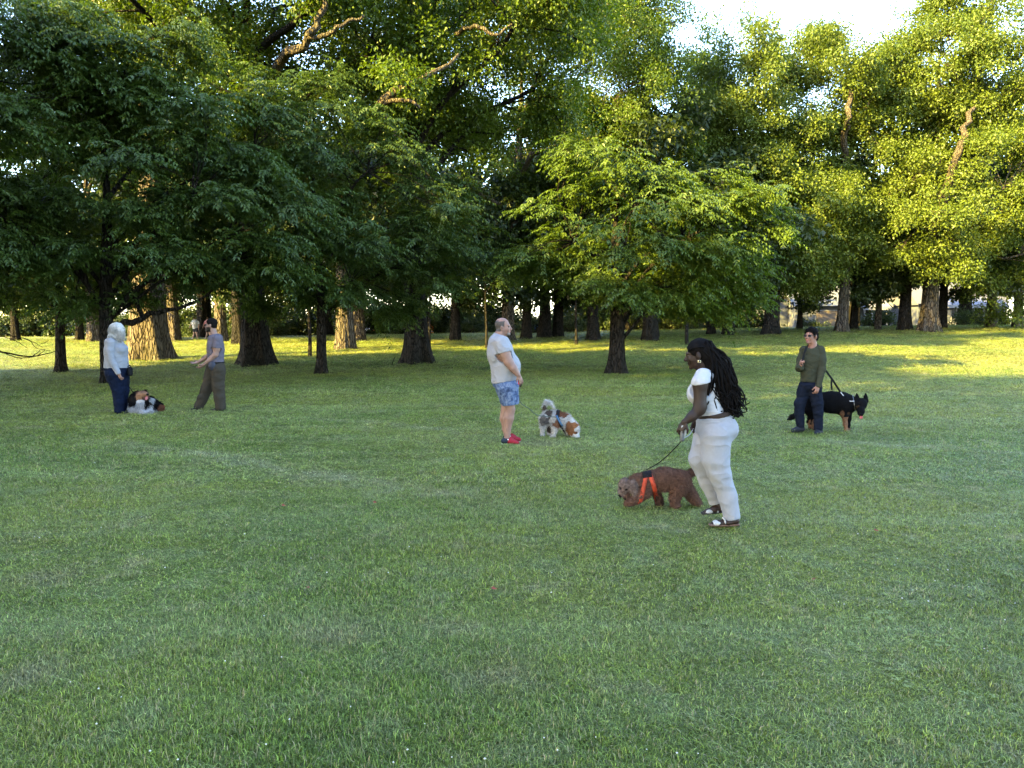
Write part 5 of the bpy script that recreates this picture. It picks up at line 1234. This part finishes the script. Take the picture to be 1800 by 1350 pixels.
# ---------------------------------------------------------------- collie
C_ = Fig('dog', 'long-haired black, white and tan dog lying beside the white-haired woman', 'dog', 210, 675, 20.0, 800, 1020, GD)
P = C_.P; u = C_.u; CW = (0.36, 0.36, 0.38); CB = (0.008, 0.007, 0.007); CT = (0.20, 0.115, 0.075)
d = SDF(0.03)
C_.ch(d, [(700, 640, 0, 250), (1000, 700, 250, 260), (1290, 790, 420, 200)], CB, 0.06); C_.el(d, 640, 850, -80, 270, 140, 230, CW, 0.05); C_.el(d, 560, 560, -90, 190, 250, 210, CB, 0.05); C_.el(d, 900, 640, -60, 200, 250, 200, CB, 0.05)
C_.el(d, 760, 700, -180, 150, 200, 120, CW, 0.05)
C_.el(d, 790, 400, -180, 165, 160, 150, CT, 0.03); C_.ch(d, [(850, 370, -260, 105), (950, 360, -400, 62), (975, 365, -430, 50)], CT, 0.03); C_.el(d, 990, 365, -485, 40, 34, 34, (0.01, 0.01, 0.01), 0.003)
C_.ch(d, [(850, 470, -260, 60), (930, 560, -360, 38)], (0.05, 0.03, 0.03), 0.02); C_.el(d, 945, 500, -390, 48, 66, 34, (0.45, 0.16, 0.18), 0.004, rot=20); C_.el(d, 800, 620, -220, 100, 70, 80, CW, 0.03); C_.el(d, 790, 290, -300, 26, 16, 18, (0.02, 0.012, 0.01), 0.002)
C_.el(d, 610, 300, -120, 110, 70, 70, CB, 0.02, rot=-15); C_.el(d, 900, 250, -120, 50, 60, 50, CB, 0.02); C_.el(d, 660, 480, -200, 60, 150, 70, CT, 0.03)
C_.ch(d, [(700, 930, -200, 80), (820, 975, -420, 55), (900, 1000, -520, 50)], CW, 0.03); C_.ch(d, [(1000, 900, -100, 85), (1080, 950, -260, 58), (1000, 985, -460, 48)], CW, 0.03); C_.el(d, 1380, 820, 380, 160, 110, 120, (0.15, 0.06, 0.036), 0.04); C_.el(d, 1180, 940, 200, 120, 48, 70, CW, 0.03)
C_.ch(d, [(420, 800, 200, 90), (270, 790, 260, 88), (190, 820, 280, 40)], CW, 0.03)
pats = [((1120, 560, 60), (50, 200, 150), CW), ((1080, 760, 0), (45, 200, 180), CW)]
V, Q = d.mesh(0.0095, [(0.006, 70, 9)]); cols = dog_patches(V, d.colors(V), pats, 5); mobj('body', make_mesh('body', V, Q, cols, True), M_FUR, C_.root)
fm = mobj('fur', fur(V, Q, cols, 15000, 0.058, 0.0030, 8, (0.05, 0, -0.8), 0.15, out=0.35, mask=lambda q: ~((q[:, 1] < P(0, 0, -250)[1]) & (q[:, 2] > P(800, 600, 0)[2]))), M_FUR, C_.root); fm['kind'] = 'stuff'
l4 = thing('dog_leash', 'short black leash above the lying dog', 'leash', C_.base + P(490, 330, -60)); O_ = np.array(l4.location)
cord('cord', [C_.base + P(500, 340, -60) - O_, C_.base + P(400, 180, -50) - O_, L.base + L.P(455, 880, 20) - O_, L.base + L.P(450, 780, 30) - O_, L.base + L.P(452, 708, 40) - O_], 0.007, M_BLACK, l4)
# ---------------------------------------------------------------- man in grey shirt and brown trousers
N = Fig('person', 'bearded man in sunglasses, mauve-grey t-shirt and brown trousers holding out both hands', 'person', 150, 530, 6.0, 1300, 1150, GP)
P = N.P; u = N.u; SK = (0.25, 0.15, 0.12); TG = (0.105, 0.095, 0.120); TP = (0.042, 0.036, 0.028); DK = (0.006, 0.005, 0.005)
b = SDF(0.02)
pf, A, S = add_head(b, P(1326, 248, 0), (-0.99, -0.1, 0), 0.235, SK, (0.3, 0.12, 0.1)); hc = P(1326, 248, 0)
def beard(V, C):
    q = (V - hc) @ A.T / S; m = (q[:, 0] > 0.0) & (q[:, 2] < -0.040) & (np.linalg.norm(q, axis=1) < 0.18) & (q[:, 2] > -0.14); C[m] = DK; return C
b.ell(pf(.07, 0, -.105), np.array([.045, .045, .032]) * S, DK, 0.02, A)
N.ch(b, [(1345, 290, 0, 32), (1362, 365, 0, 38)], SK); N.el(b, 1370, 470, 0, 66, 110, 90, SK, 0.04); N.ch(b, [(1375, 520, 0, 62), (1378, 660, 0, 62)], SK, 0.04, 1.2)
N.ch(b, [(1392, 400, -85, 36), (1388, 500, -95, 30), (1372, 560, -98, 28)], SK, 0.03); N.ch(b, [(1372, 560, -98, 28), (1310, 615, -98, 24), (1248, 665, -95, 16)], SK, 0.02); N.ch(b, [(1375, 400, 85, 36), (1330, 545, 95, 28), (1270, 590, 90, 23), (1192, 640, 80, 16)], SK, 0.02)
add_hand(b, P(1248, 665, -95), P(1195, 705, -98) - P(1248, 665, -95), (0.1, 0.5, 0.85), 0.35, SK, side=-1); add_hand(b, P(1192, 640, 80), P(1130, 650, 70) - P(1192, 640, 80), (0.1, -0.5, 0.85), 0.3, SK, side=1)
N.ch(b, [(1395, 740, -40, 55), (1400, 920, -42, 42), (1425, 1120, -45, 26)], SK, 0.03); N.ch(b, [(1340, 740, 40, 55), (1278, 930, 42, 40), (1195, 1110, 45, 25)], SK, 0.03)
N.part('body', b, 0.0085, M_SKIN, None, None, beard)
t = SDF(0.04)
N.el(t, 1372, 470, 0, 82, 120, 104, TG); N.ch(t, [(1376, 520, 0, 78), (1378, 655, 0, 78)], TG, 0.05, 1.25); N.el(t, 1372, 385, 0, 66, 44, 98, TG, 0.05); N.ch(t, [(1392, 395, -80, 46), (1392, 500, -96, 41)], TG, 0.025); N.ch(t, [(1375, 395, 80, 46), (1352, 500, 96, 41)], TG, 0.025)
t.pcut(P(1390, 490, -95), P(1386, 560, -95) - P(1392, 480, -95), 0.11); t.pcut(P(1352, 490, 95), P(1340, 560, 95) - P(1356, 480, 95), 0.11); t.pcut(P(1376, 642, 0), (0, 0, -1), 0.2); t.pcut(P(1358, 348, 0), (-0.3, 0, 1), 0.12)
N.part('shirt', t, 0.010, M_CLOTH, [(0.010, 16, 43), (0.004, 36, 44)])
jn = SDF(0.04); N.el(jn, 1380, 670, 0, 84, 52, 100, TP); N.ch(jn, [(1398, 720, -42, 78), (1402, 900, -42, 60), (1418, 1020, -44, 54), (1428, 1150, -45, 50)], TP, 0.04); N.ch(jn, [(1345, 720, 42, 76), (1280, 920, 42, 56), (1235, 1030, 44, 50), (1180, 1140, 45, 46)], TP, 0.04)
jn.pcut(P(1428, 1140, -45), (0, 0, -1), 0.13); jn.pcut(P(1190, 1128, 45), P(1165, 1185, 45) - P(1200, 1100, 45), 0.11); jn.pcut(P(1380, 634, 0), (0, 0, 1), 0.25)
N.part('trousers', jn, 0.010, M_CLOTH, [(0.007, 17, 45, (0.6, 0.6, 1.2)), (0.003, 36, 46)])
hr = SDF(0.015); hr.ell(pf(-.020, 0, .048), np.array([.104, .085, .086]) * S, DK, .01, A); hr.ell(pf(-.05, 0, -.005), np.array([.060, .080, .075]) * S, DK, .01, A); hr.sub(pf(.11, 0, -.045), np.array([.085, .12, .105]) * S, 0, A); hr.sub(pf(.02, 0, -.085), np.array([.05, .12, .070]) * S, 0, A)
for sg in (-1, 1): hr.sub(pf(-.004, sg * .085, -.012), np.array([.024, .022, .04]) * S, 0, A)
N.part('hair', hr, 0.008, M_HAIR, [(0.003, 160, 47)]); glasses(N.root, pf, S, True, 0.026)
for x, y, dd in ((1190, 1140, 45), (1425, 1143, -45)):
    q = SDF(0.02); N.ch(q, [(x + 8, y + 0, dd, 27), (x - 50, y + 5, dd, 23), (x - 100, y + 12, dd - 4, 16)], (0.02, 0.018, 0.018), 0.02, 1.2); N.part('shoe', q, 0.0095, M_SHOE)
wp = thing('waist_pouch', 'dark pouch on the belt of the man in brown trousers', 'pouch', N.base + P(1340, 680, -95)); O_ = P(1340, 680, -95)
q = SDF(0.015); N.el(q, 1335, 672, -98, 40, 46, 32, (1, 1, 1)); N.ch(q, [(1335, 690, -98, 30), (1340, 706, -98, 24)], (1, 1, 1)); V, Q = q.mesh(0.009); simple_part('bag', V - O_, Q, plain('pouch_cloth', (0.02, 0.022, 0.035), 0.7), wp)
q = SDF(0.0); N.el(q, 1380, 642, 0, 82, 30, 108, (1, 1, 1)); q.pcut(P(1380, 634, 0), (0, 0, 1)); q.pcut(P(1380, 650, 0), (0, 0, -1)); V, Q = q.mesh(0.010); simple_part('belt', V - O_, Q, M_BLACK, wp)
# ---------------------------------------------------------------- two far walkers
def walker(px, row, Yd, label, top, bottom, mirror, seed):
    f = Fig('person', label, 'person', px - 62.2, 540, 11.25, 700, (row - 540) * 11.25, GP, Y=None)
    k = SDF(0.02); SKW = (0.45, 0.28, 0.21); p = f.P
    pf2, A2, S2 = add_head(k, p(690, 235, 0), (-0.6 * mirror, 0.8, 0), 0.23, SKW, (0.3, 0.12, 0.1))
    f.ch(k, [(692, 265, 0, 20), (700, 290, 0, 24)], SKW); f.ch(k, [(700, 310, 0, 48), (698, 400, 0, 42)], SKW, 0.04)
    f.ch(k, [(645, 290, 0, 17), (615, 340, 10, 14), (595, 395, 0, 10)], SKW, 0.02); f.ch(k, [(755, 290, 0, 17), (770, 350, -5, 14), (765, 410, -10, 10)], SKW, 0.02)
    add_hand(k, p(595, 395, 0), (-0.2, 0, -1), (1, 0, 0), 0.5, SKW); add_hand(k, p(765, 410, -10), (0, 0, -1), (-1, 0, 0), 0.5, SKW)
    f.ch(k, [(690, 430, 10, 26), (680, 520, 20, 19), (655, 605, 20, 11)], SKW, 0.02); f.ch(k, [(718, 430, -10, 26), (732, 530, -20, 19), (745, 615, -20, 11)], SKW, 0.02)
    f.part('body', k, 0.016, M_SKIN)
    k = SDF(0.03); f.ch(k, [(700, 300, 0, 58), (700, 390, 0, 54)], top, 0.03, 1.0); f.ch(k, [(648, 290, 0, 24), (630, 325, 8, 22)], top); f.ch(k, [(752, 290, 0, 24), (765, 325, 0, 22)], top); f.part('shirt', k, 0.018, M_CLOTH, (0.006, 30, seed))
    k = SDF(0.03); f.ch(k, [(700, 400, 0, 46), (702, 425, 0, 44)], bottom, 0.03, 0.8); f.ch(k, [(688, 425, 10, 32), (682, 470, 14, 28)], bottom); f.ch(k, [(718, 425, -10, 32), (726, 470, -14, 28)], bottom); f.part('shorts', k, 0.018, M_CLOTH, (0.006, 30, seed))
    k = SDF(0.02); k.ell(pf2(-.02, 0, .045), np.array([.105, .088, .09]) * S2, (0.12, 0.07, 0.04), .01, A2); f.part('hair', k, 0.016, M_HAIR)
    for x, y, dd in ((650, 618, 20), (748, 628, -20)):
        k = SDF(0.01); f.ch(k, [(x + 6, y, dd, 11), (x - 18, y + 4, dd, 9)], (0.6, 0.58, 0.55), 0.01, 1.2); f.part('shoe', k, 0.015, M_SHOE)
walker(343, 596.5, 58, 'far walker in a white top and dark shorts on the footpath', (0.75, 0.72, 0.70), (0.05, 0.05, 0.06), 1, 3)
walker(366, 596.0, 58, 'far walker in a pink top half hidden by the bearded man', (0.60, 0.25, 0.24), (0.30, 0.10, 0.09), 1, 4)
# ================================================================== limbs traced where they show, houses, cars, small things
def px_tube(parent, pts, Y, radii, mat, name, n=16, sides=7):
    o0 = np.array(parent.location); mb = MB()
    Pp = [at(p[0], p[1], Y + (p[2] if len(p) > 2 else 0)) - o0 for p in pts]
    C_ = spline(Pp, n); C_[1:] += np.random.RandomState(len(pts) + int(pts[0][0]) + 500).normal(0, 0.35 * radii[0], (n - 1, 3))
    mb.tube(C_, np.interp(np.linspace(0, 1, n), np.linspace(0, 1, len(radii)), radii), sides)
    return mb.build(name, mat, parent, True)
Yz = zel_a.location[1]
px_tube(zel_a, [(196, 592), (215, 570), (240, 567), (258, 553), (292, 546), (335, 532), (380, 500)], Yz, [0.10, 0.09, 0.075, 0.05, 0.03], M_BARK_D, 'limb')
px_tube(zel_a, [(250, 560), (243, 540), (232, 515), (222, 490)], Yz, [0.065, 0.055, 0.04], M_BARK_D, 'limb')
px_tube(zel_a, [(193, 560), (172, 535), (158, 505), (140, 470)], Yz, [0.085, 0.07, 0.05], M_BARK_D, 'limb')
px_tube(zel_a, [(205, 535), (240, 508), (268, 492), (300, 470)], Yz, [0.07, 0.055, 0.03], M_BARK_D, 'limb')
Yo = oak_a.location[1]
px_tube(oak_a, [(470, 170, -0.5), (500, 100, -2.5), (530, 85, -3.4), (548, 55, -3.8), (565, 20, -4), (585, -20, -4)], Yo, [0.17, 0.14, 0.11, 0.08], M_TWIG, 'limb')
px_tube(oak_a, [(540, 68, -3.6), (575, 60, -4), (605, 40, -4.2), (640, 28, -4.2)], Yo, [0.08, 0.06, 0.04], M_TWIG, 'limb')
Yo = oak_b.location[1]
px_tube(oak_b, [(735, 300, 0), (690, 230, -2.5), (668, 188, -4), (690, 162, -4.4), (722, 148, -4.6), (760, 128, -4.6), (810, 95, -4.4)], Yo, [0.17, 0.14, 0.12, 0.09, 0.05], M_TWIG, 'limb')
px_tube(oak_b, [(674, 182, -4.2), (700, 176, -4.6), (722, 178, -4.8), (738, 190, -4.8)], Yo, [0.08, 0.06, 0.04], M_TWIG, 'limb')
px_tube(oak_b, [(800, 60, -3), (835, 45, -4), (870, 62, -4.2), (905, 40, -4)], Yo, [0.07, 0.06, 0.03], M_TWIG, 'limb')
Yo = oak_c.location[1]
px_tube(oak_c, [(900, 330, 0), (945, 265, -3), (975, 282, -4), (1000, 303, -4.4)], Yo, [0.16, 0.13, 0.08], M_TWIG, 'limb')
px_tube(oak_c, [(900, 370, 0), (850, 345, -2.5), (815, 325, -4), (790, 310, -4.5)], Yo, [0.14, 0.11, 0.06], M_TWIG, 'limb')
Yo = lin_a.location[1]
px_tube(lin_a, [(1640, 420, 0), (1668, 315, -3), (1690, 250, -4), (1712, 190, -3.6)], Yo, [0.32, 0.27, 0.2, 0.12], M_TWIG, 'limb')
Yo = lin_b.location[1]
px_tube(lin_b, [(1480, 330, 0), (1487, 235, -3), (1493, 205, -4), (1496, 160, -3.5)], Yo, [0.2, 0.17, 0.14], M_TWIG, 'limb')
# bare drooping bough from the tree beyond the left edge
for pts, rr in (([(-168, 540, -2.0), (-115, 562, -1.0), (-60, 587), (-25, 603), (0, 617), (22, 623), (45, 627.5), (68, 624.5), (86, 621), (100, 616)], [0.035, 0.03, 0.02, 0.008]), ([(8, 620), (27, 628), (45, 629), (65, 626)], [0.014, 0.012, 0.006]), ([(58, 625.5), (66, 620), (71, 615)], [0.012, 0.006]), ([(67, 624.5), (76, 618), (80, 613)], [0.012, 0.006]),
                ([(-10, 588), (20, 596), (36, 604), (48, 612)], [0.012, 0.006]), ([(18, 590), (50, 597), (64, 612), (88, 616)], [0.012, 0.006]), ([(40, 594), (62, 603), (75, 611)], [0.010, 0.005]), ([(72, 604), (80, 602), (86, 597)], [0.009, 0.005])):
    px_tube(zel_e, pts, 21.0, rr, M_BARK_D, 'bare_twig', 14, 5)
# ---- houses behind the street
def hmat(name, c, s=0.5): return plain(name, c, 0.8, 0.2, 0.08, 2.0, 0.15, 30)
M_PANE = plain('window_glass', (0.03, 0.035, 0.04), 0.08, 0.6, 0.1); M_TRIM = hmat('white_trim', (0.20, 0.20, 0.21)); M_ROOF = plain('roof_shingle', (0.10, 0.105, 0.115), 0.9, 0.2, 0.2, 8, 0.4, 25); M_VOID = plain('porch_dark_boards', (0.035, 0.033, 0.03), 0.9, 0.1)
def siding(name, c):
    t = NT(name); co = t.coord(); sx = t.n('ShaderNodeSeparateXYZ'); t.l(co, sx.inputs[0]); w = t.math('FRACT', t.math('MULTIPLY', sx.outputs[2], 6.0))
    t.base(t.mix(t.noise(1.5, 3, co), tuple(.9 * v for v in c), c)); t.rough(0.7, 0.2); t.bump(w, 0.6, 0.03); return t.m
def house(label, x, y, wdt, dep, hgt, ridge, wallc, roofm, openings, gable='x', porch=None, extra=None):
    z = float(ground_z(x, y)) - 0.05; r = thing('house', label, 'house', (x, y, z), 'houses behind the street')
    wm = siding('siding', wallc); mb = MB()
    if gable == 'x':   # ridge runs left-right
        mb.box((-wdt / 2, 0, 0), (wdt / 2, dep, hgt)); mb.build('wall', wm, r)
        rf = MB(); e = 0.35; rf.add([(-wdt / 2 - e, -e, hgt - .05), (wdt / 2 + e, -e, hgt - .05), (wdt / 2 + e, dep / 2, hgt + ridge), (-wdt / 2 - e, dep / 2, hgt + ridge), (wdt / 2 + e, dep + e, hgt - .05), (-wdt / 2 - e, dep + e, hgt - .05)], [[0, 1, 2, 3], [3, 2, 4, 5]]); rf.add([(-wdt / 2 - e, -e, hgt - .2), (wdt / 2 + e, -e, hgt - .2), (wdt / 2 + e, dep + e, hgt - .2), (-wdt / 2 - e, dep + e, hgt - .2)], [[0, 3, 2, 1]])
        for s in (-1, 1): X = s * (wdt / 2 + .01); rf.add([(X, 0, hgt - .02), (X, dep, hgt - .02), (X, dep / 2, hgt + ridge - .15)], [[0, 1, 2]])
        ro = rf.build('roof', roofm, r)
    else:
        mb.prism([(-wdt / 2, 0), (wdt / 2, 0), (wdt / 2, hgt), (0, hgt + ridge), (-wdt / 2, hgt)], 0, dep); mb.build('wall', wm, r)
        rf = MB(); e = 0.35; t_ = 0.14
        for s in (-1, 1): rf.prism([(0, hgt + ridge + .02), (s * (wdt / 2 + e), hgt - e * ridge / (wdt / 2) + .02), (s * (wdt / 2 + e), hgt - e * ridge / (wdt / 2) + .02 + t_), (0, hgt + ridge + t_ + .02)], -e, dep + e)
        ro = rf.build('roof', roofm, r)
        tr = MB()
        for s in (-1, 1): tr.prism([(0, hgt + ridge - .2), (s * (wdt / 2 + e), hgt - e * ridge / (wdt / 2) - .2), (s * (wdt / 2 + e), hgt - e * ridge / (wdt / 2) + .015), (0, hgt + ridge + .015)], -e - .06, -e - .01)
        tr.build('fascia', M_TRIM, r)
    mb = MB(); mb.box((wdt * 0.25, dep * .55, hgt + ridge * .4), (wdt * .25 + .7, dep * .55 + .7, hgt + ridge + .8)); mb.build('chimney', hmat('chimney_brick', (0.22, 0.10, 0.08)), ro)
    for kind, x0, x1, z0, z1 in openings:
        fm = MB(); w_ = 0.09
        for a in (((x0 - w_), (x0)), ((x1), (x1 + w_))): fm.box((a[0], -.07, z0 - w_), (a[1], -.002, z1 + w_))
        fm.box((x0, -.07, z1), (x1, -.002, z1 + w_)); fm.box((x0, -.09, z0 - w_), (x1, -.002, z0))
        o = fm.build(kind, M_TRIM, r); p = MB()
        if kind == 'window':
            p.box((x0, -.025, z0), (x1, -.003, z1)); p.build('pane', M_PANE, o); s = MB(); zm = (z0 + z1) / 2; s.box((x0, -.05, zm - .03), (x1, -.027, zm + .03)); s.build('sash_bar', M_TRIM, o)
        elif kind == 'garage_door':
            for k in range(4): p = MB(); h_ = (z1 - z0) / 4; p.box((x0, -.03, z0 + k * h_ + .012), (x1, -.004, z0 + (k + 1) * h_ - .012)); p.build('panel', hmat('beige_panel', (0.15, 0.115, 0.085)), o)
        else:
            p.box((x0, -.03, z0), (x1, -.003, z1)); p.build('leaf', M_VOID, o)
    if porch:
        x0, x1, zz, d_ = porch
        p = MB(); p.add([(x0 - .3, -d_ - .3, zz), (x1 + .3, -d_ - .3, zz), (x1 + .3, -.01, zz + .9), (x0 - .3, -.01, zz + .9), (x0 - .3, -d_ - .3, zz - .12), (x1 + .3, -d_ - .3, zz - .12), (x1 + .3, -.01, zz - .12), (x0 - .3, -.01, zz - .12)], [[0, 1, 2, 3], [0, 4, 5, 1], [1, 5, 6, 2], [3, 7, 4, 0], [4, 7, 6, 5]]); p.build('porch_roof', plain('porch_shingle', (0.13, 0.13, 0.155), 0.8, 0.3, 0.15, 6), r)
        p = MB(); p.box((x0 - .32, -d_ - .36, zz - .36), (x1 + .32, -d_ - .30, zz - .02)); p.build('porch_fascia', M_TRIM, r)
        for xx in np.linspace(x0, x1, 4): p = MB(); p.box((xx - .08, -d_ - .08, 0), (xx + .08, -d_ + .08, zz - .12)); p.build('porch_post', M_TRIM, r)
        p = MB(); p.box((x0 - .2, -d_ - .2, -.4), (x1 + .2, -.01, .25)); p.build('porch_floor', hmat('porch_boards', (0.25, 0.25, 0.26)), r)
    return r
q = at(1690, 576, 88); house('grey house with a shaded porch behind the thick tan trunk', q[0], 88, 10.0, 8, 2.9, 3.0, (0.09, 0.095, 0.115), plain('grey_roof', (0.09, 0.09, 0.105), 0.85, 0.3, 0.15, 6), [('window', -4.2, -3.2, .7, 2.1), ('door', -.6, .5, .3, 2.3), ('door', 1.4, 3.0, .3, 2.3), ('window', -2.4, -1.3, .8, 2.1)], 'x', (-3.0, 3.6, 2.7, 1.8))
q = at(1452, 579, 86); house('white house with dark roof and beige garage door above the olive sweater man', q[0], 86, 7.0, 8, 2.6, 2.6, (0.13, 0.13, 0.135), M_ROOF, [('garage_door', -1.2, 1.8, .05, 2.0), ('window', -2.8, -2.0, .9, 2.0)], 'x')
q = at(1392, 580, 92); house('small white gabled house left of the beige garage', q[0], 92, 5.5, 8, 2.8, 2.4, (0.12, 0.125, 0.135), M_ROOF, [('window', -1.6, -.7, .9, 2.1), ('door', .4, 1.3, .1, 2.1)], 'z')
q = at(1515, 578, 90); house('blue-grey house right of the narrow grey trunk', q[0], 90, 6.0, 8, 3.0, 2.8, (0.10, 0.115, 0.14), M_ROOF, [('window', -2.2, -1.3, .9, 2.2), ('door', .2, 1.1, .2, 2.2)], 'z', (-.4, 2.2, 2.5, 1.4))
q = at(1338, 582, 88); house('grey-sided house seen left of the tall dark-trunked tree', q[0], 88, 6.0, 8, 3.6, 2.6, (0.09, 0.095, 0.105), M_ROOF, [('window', -1.8, -.9, .8, 2.0), ('window', .5, 1.4, .8, 2.0)], 'z')
# ---- parked vehicles on the street
def car(label, x, y, paint, rz=0.0, van=False, cat='car'):
    z = float(ground_z(x, y)) + 0.02; r = thing('parked_van' if van else 'parked_car', label, cat, (x, y, z), 'vehicles parked along the street', rz)
    pm = plain('car_paint', paint, 0.3, 0.5, 0.04)
    if van: prof = [(-2.9, .35), (-2.95, 2.5), (-2.7, 2.75), (1.6, 2.75), (2.0, 2.3), (2.35, 1.3), (3.0, 1.1), (3.05, .35)]
    else: prof = [(-2.15, .32), (-2.2, .75), (-2.0, .92), (-1.35, .98), (2.0, .78), (2.15, .6), (2.15, .32)]
    def shell(prof, w, wt, name, mat, par, zt):
        mb = MB(); n = len(prof); V = []
        for yy, sc in ((-w, 1), (-w * .96, 1), (w * .96, 1), (w, 1)):
            edge = abs(yy) == w
            for px_, pz in prof: V.append((px_ * (0.985 if edge else 1), yy * (1 - (1 - wt) * max(0, (pz - .6)) / zt), pz - (0.02 if edge and pz > .5 else 0)))
        V = np.array(V); q = []
        for k in range(3):
            for i in range(n): j = (i + 1) % n; q.append([k * n + i, k * n + j, (k + 1) * n + j, (k + 1) * n + i])
        mb.add(V, q); mb.add(V, [[0, i + 1, i] for i in range(1, n - 1)]); mb.add(V, [[3 * n, 3 * n + i, 3 * n + i + 1] for i in range(1, n - 1)]); return mb.build(name, mat, par)
    body = shell(prof, .88 if not van else 1.0, .9, 'body', pm, r, 2.2)
    if not van:
        shell([(-1.75, .94), (-1.2, 1.42), (.35, 1.45), (1.15, .9)], .80, .82, 'cabin', M_PANE, r, .9); shell([(-1.22, 1.405), (-1.15, 1.46), (.32, 1.49), (.38, 1.43)], .70, .9, 'roof', pm, r, 2)
    else:
        for x0, x1, z0, z1 in ((-2.3, -1.2, 1.5, 2.1), (-.8, .4, 1.5, 2.1), (.9, 1.7, 1.4, 2.1)):
            p = MB(); p.box((x0, -1.0, z0), (x1, -.93, z1)); p.build('window', M_PANE, r)
        p = MB(); p.box((-2.9, -1.012, 1.0), (2.0, -.96, 1.14)); p.build('red_stripe', plain('red_stripe', (0.4, 0.05, 0.04), 0.5), r); p = MB(); p.box((-2.9, -1.012, .5), (2.6, -.96, .95)); p.build('tan_panel', plain('tan_panel', (0.5, 0.36, 0.2), 0.5), r)
    for sx in (-1.35, 1.35):
        for sy in (-1, 1):
            t_ = MB(); t_.lathe([(.02, -.1), (.2, -.1), (.30, -.09), (.32, 0), (.30, .09), (.2, .1), (.02, .1)], (sx, sy * .80, .32), 'y', 18); w_ = t_.build('wheel', plain('tyre', (0.02, 0.02, 0.02), 0.8), r, True)
            h_ = MB(); h_.lathe([(.01, -.108), (.18, -.108), (.19, -.1), (.19, .1), (.18, .108), (.01, .108)], (sx, sy * .80, .32), 'y', 14); h_.build('rim', M_METAL, w_, True)
    for sy in (-.6, .6):
        p = MB(); p.box((prof[-1][0] - .06, sy - .15, .6), (prof[-1][0] + .02, sy + .15, .72)); p.build('headlight', M_TRIM, r); p = MB(); p.box((prof[0][0] - .06, sy - .15, .65), (prof[0][0] + .02, sy + .15, .77)); p.build('tail_light', plain('tail_red', (0.3, 0.01, 0.01), 0.3), r)
    return r
car('white camper van with tan lower side and red stripe at the left edge', at(20, 588, 74)[0], 74, (0.75, 0.73, 0.70), 0.0, True, 'van')
car('red car parked beyond the broad oak', at(690, 588, 77)[0], 77, (0.45, 0.05, 0.04)); car('white car parked between the two shade trees at the left', at(130, 588, 77)[0], 77, (0.7, 0.7, 0.7)); car('blue car parked right of the leaning oak', at(940, 586, 77)[0], 77, (0.05, 0.12, 0.35)); car('silver car parked left of the broad oak', at(650, 588, 84)[0], 83, (0.5, 0.5, 0.52), math.pi)
q = at(757, 592, 66); ob = thing('traffic_barrel', 'orange barrel standing behind the broad oak', 'barrel', (q[0], 66, float(ground_z(q[0], 66))))
mb = MB(); mb.lathe([(.01, 0), (.32, 0), (.32, .06), (.27, .07), (.26, .45), (.245, .47), (.235, .85), (.20, .95), (.01, .95)], (0, 0, 0), 'z', 18); mb.build('drum', plain('barrel_orange', (0.75, 0.18, 0.03), 0.5), ob, True); mb = MB(); mb.lathe([(.262, .30), (.266, .31), (.263, .42), (.258, .43)], (0, 0, 0), 'z', 18); mb.build('white_band', M_TRIM, ob, True)
# ---- sticks, fallen leaves
st = gh(688, 642); s_ = thing('stick', 'thin bare stick poking out of the lawn left of the broad oak', 'stick', st); mb = MB(); mb.tube(np.array([(0, 0, -.05), (.06, 0, .14), (.13, .02, .3)]), [.02, .016, .01], 5); mb.build('stem', M_BARK_D, s_, True)
M_RED = plain('red_leaf', (0.15, 0.040, 0.026), 0.7, 0.2, 0.3, 30)
lm = make_mesh('leaf_blade', np.array([(0, 0, 0), (.03, .022, .008), (.045, .006, .002), (.07, 0, .012), (.045, -.008, .002), (.03, -.024, .01)]), [np.array([[0, 2, 1], [2, 3, 4], [0, 5, 4]]), np.array([[0, 4, 3, 2]])])
for px, row, lb in ((1535, 942, 'red fallen leaf right of the pale trousers, farthest right on the lawn'), (1433, 1028, 'reddish fallen leaf on the grass below and right of the sandals'), (862, 1047, 'narrow red leaf in the middle of the near lawn'), (655, 891, 'small red leaf on the grass left of the curly brown dog'), (541, 1047, 'small red leaf on the near lawn left of the middle'), (494, 897, 'tiny red leaf on the lawn below the man in brown trousers')):
    q = gh(px, row); o = mobj('fallen_leaf', lm, M_RED); o.location = (q[0], q[1], q[2] + .05); o.rotation_euler = (.5, .2, px * .7); o.scale = (.7, .7, .7); tag(o, lb, 'leaf', 'fallen red leaves')
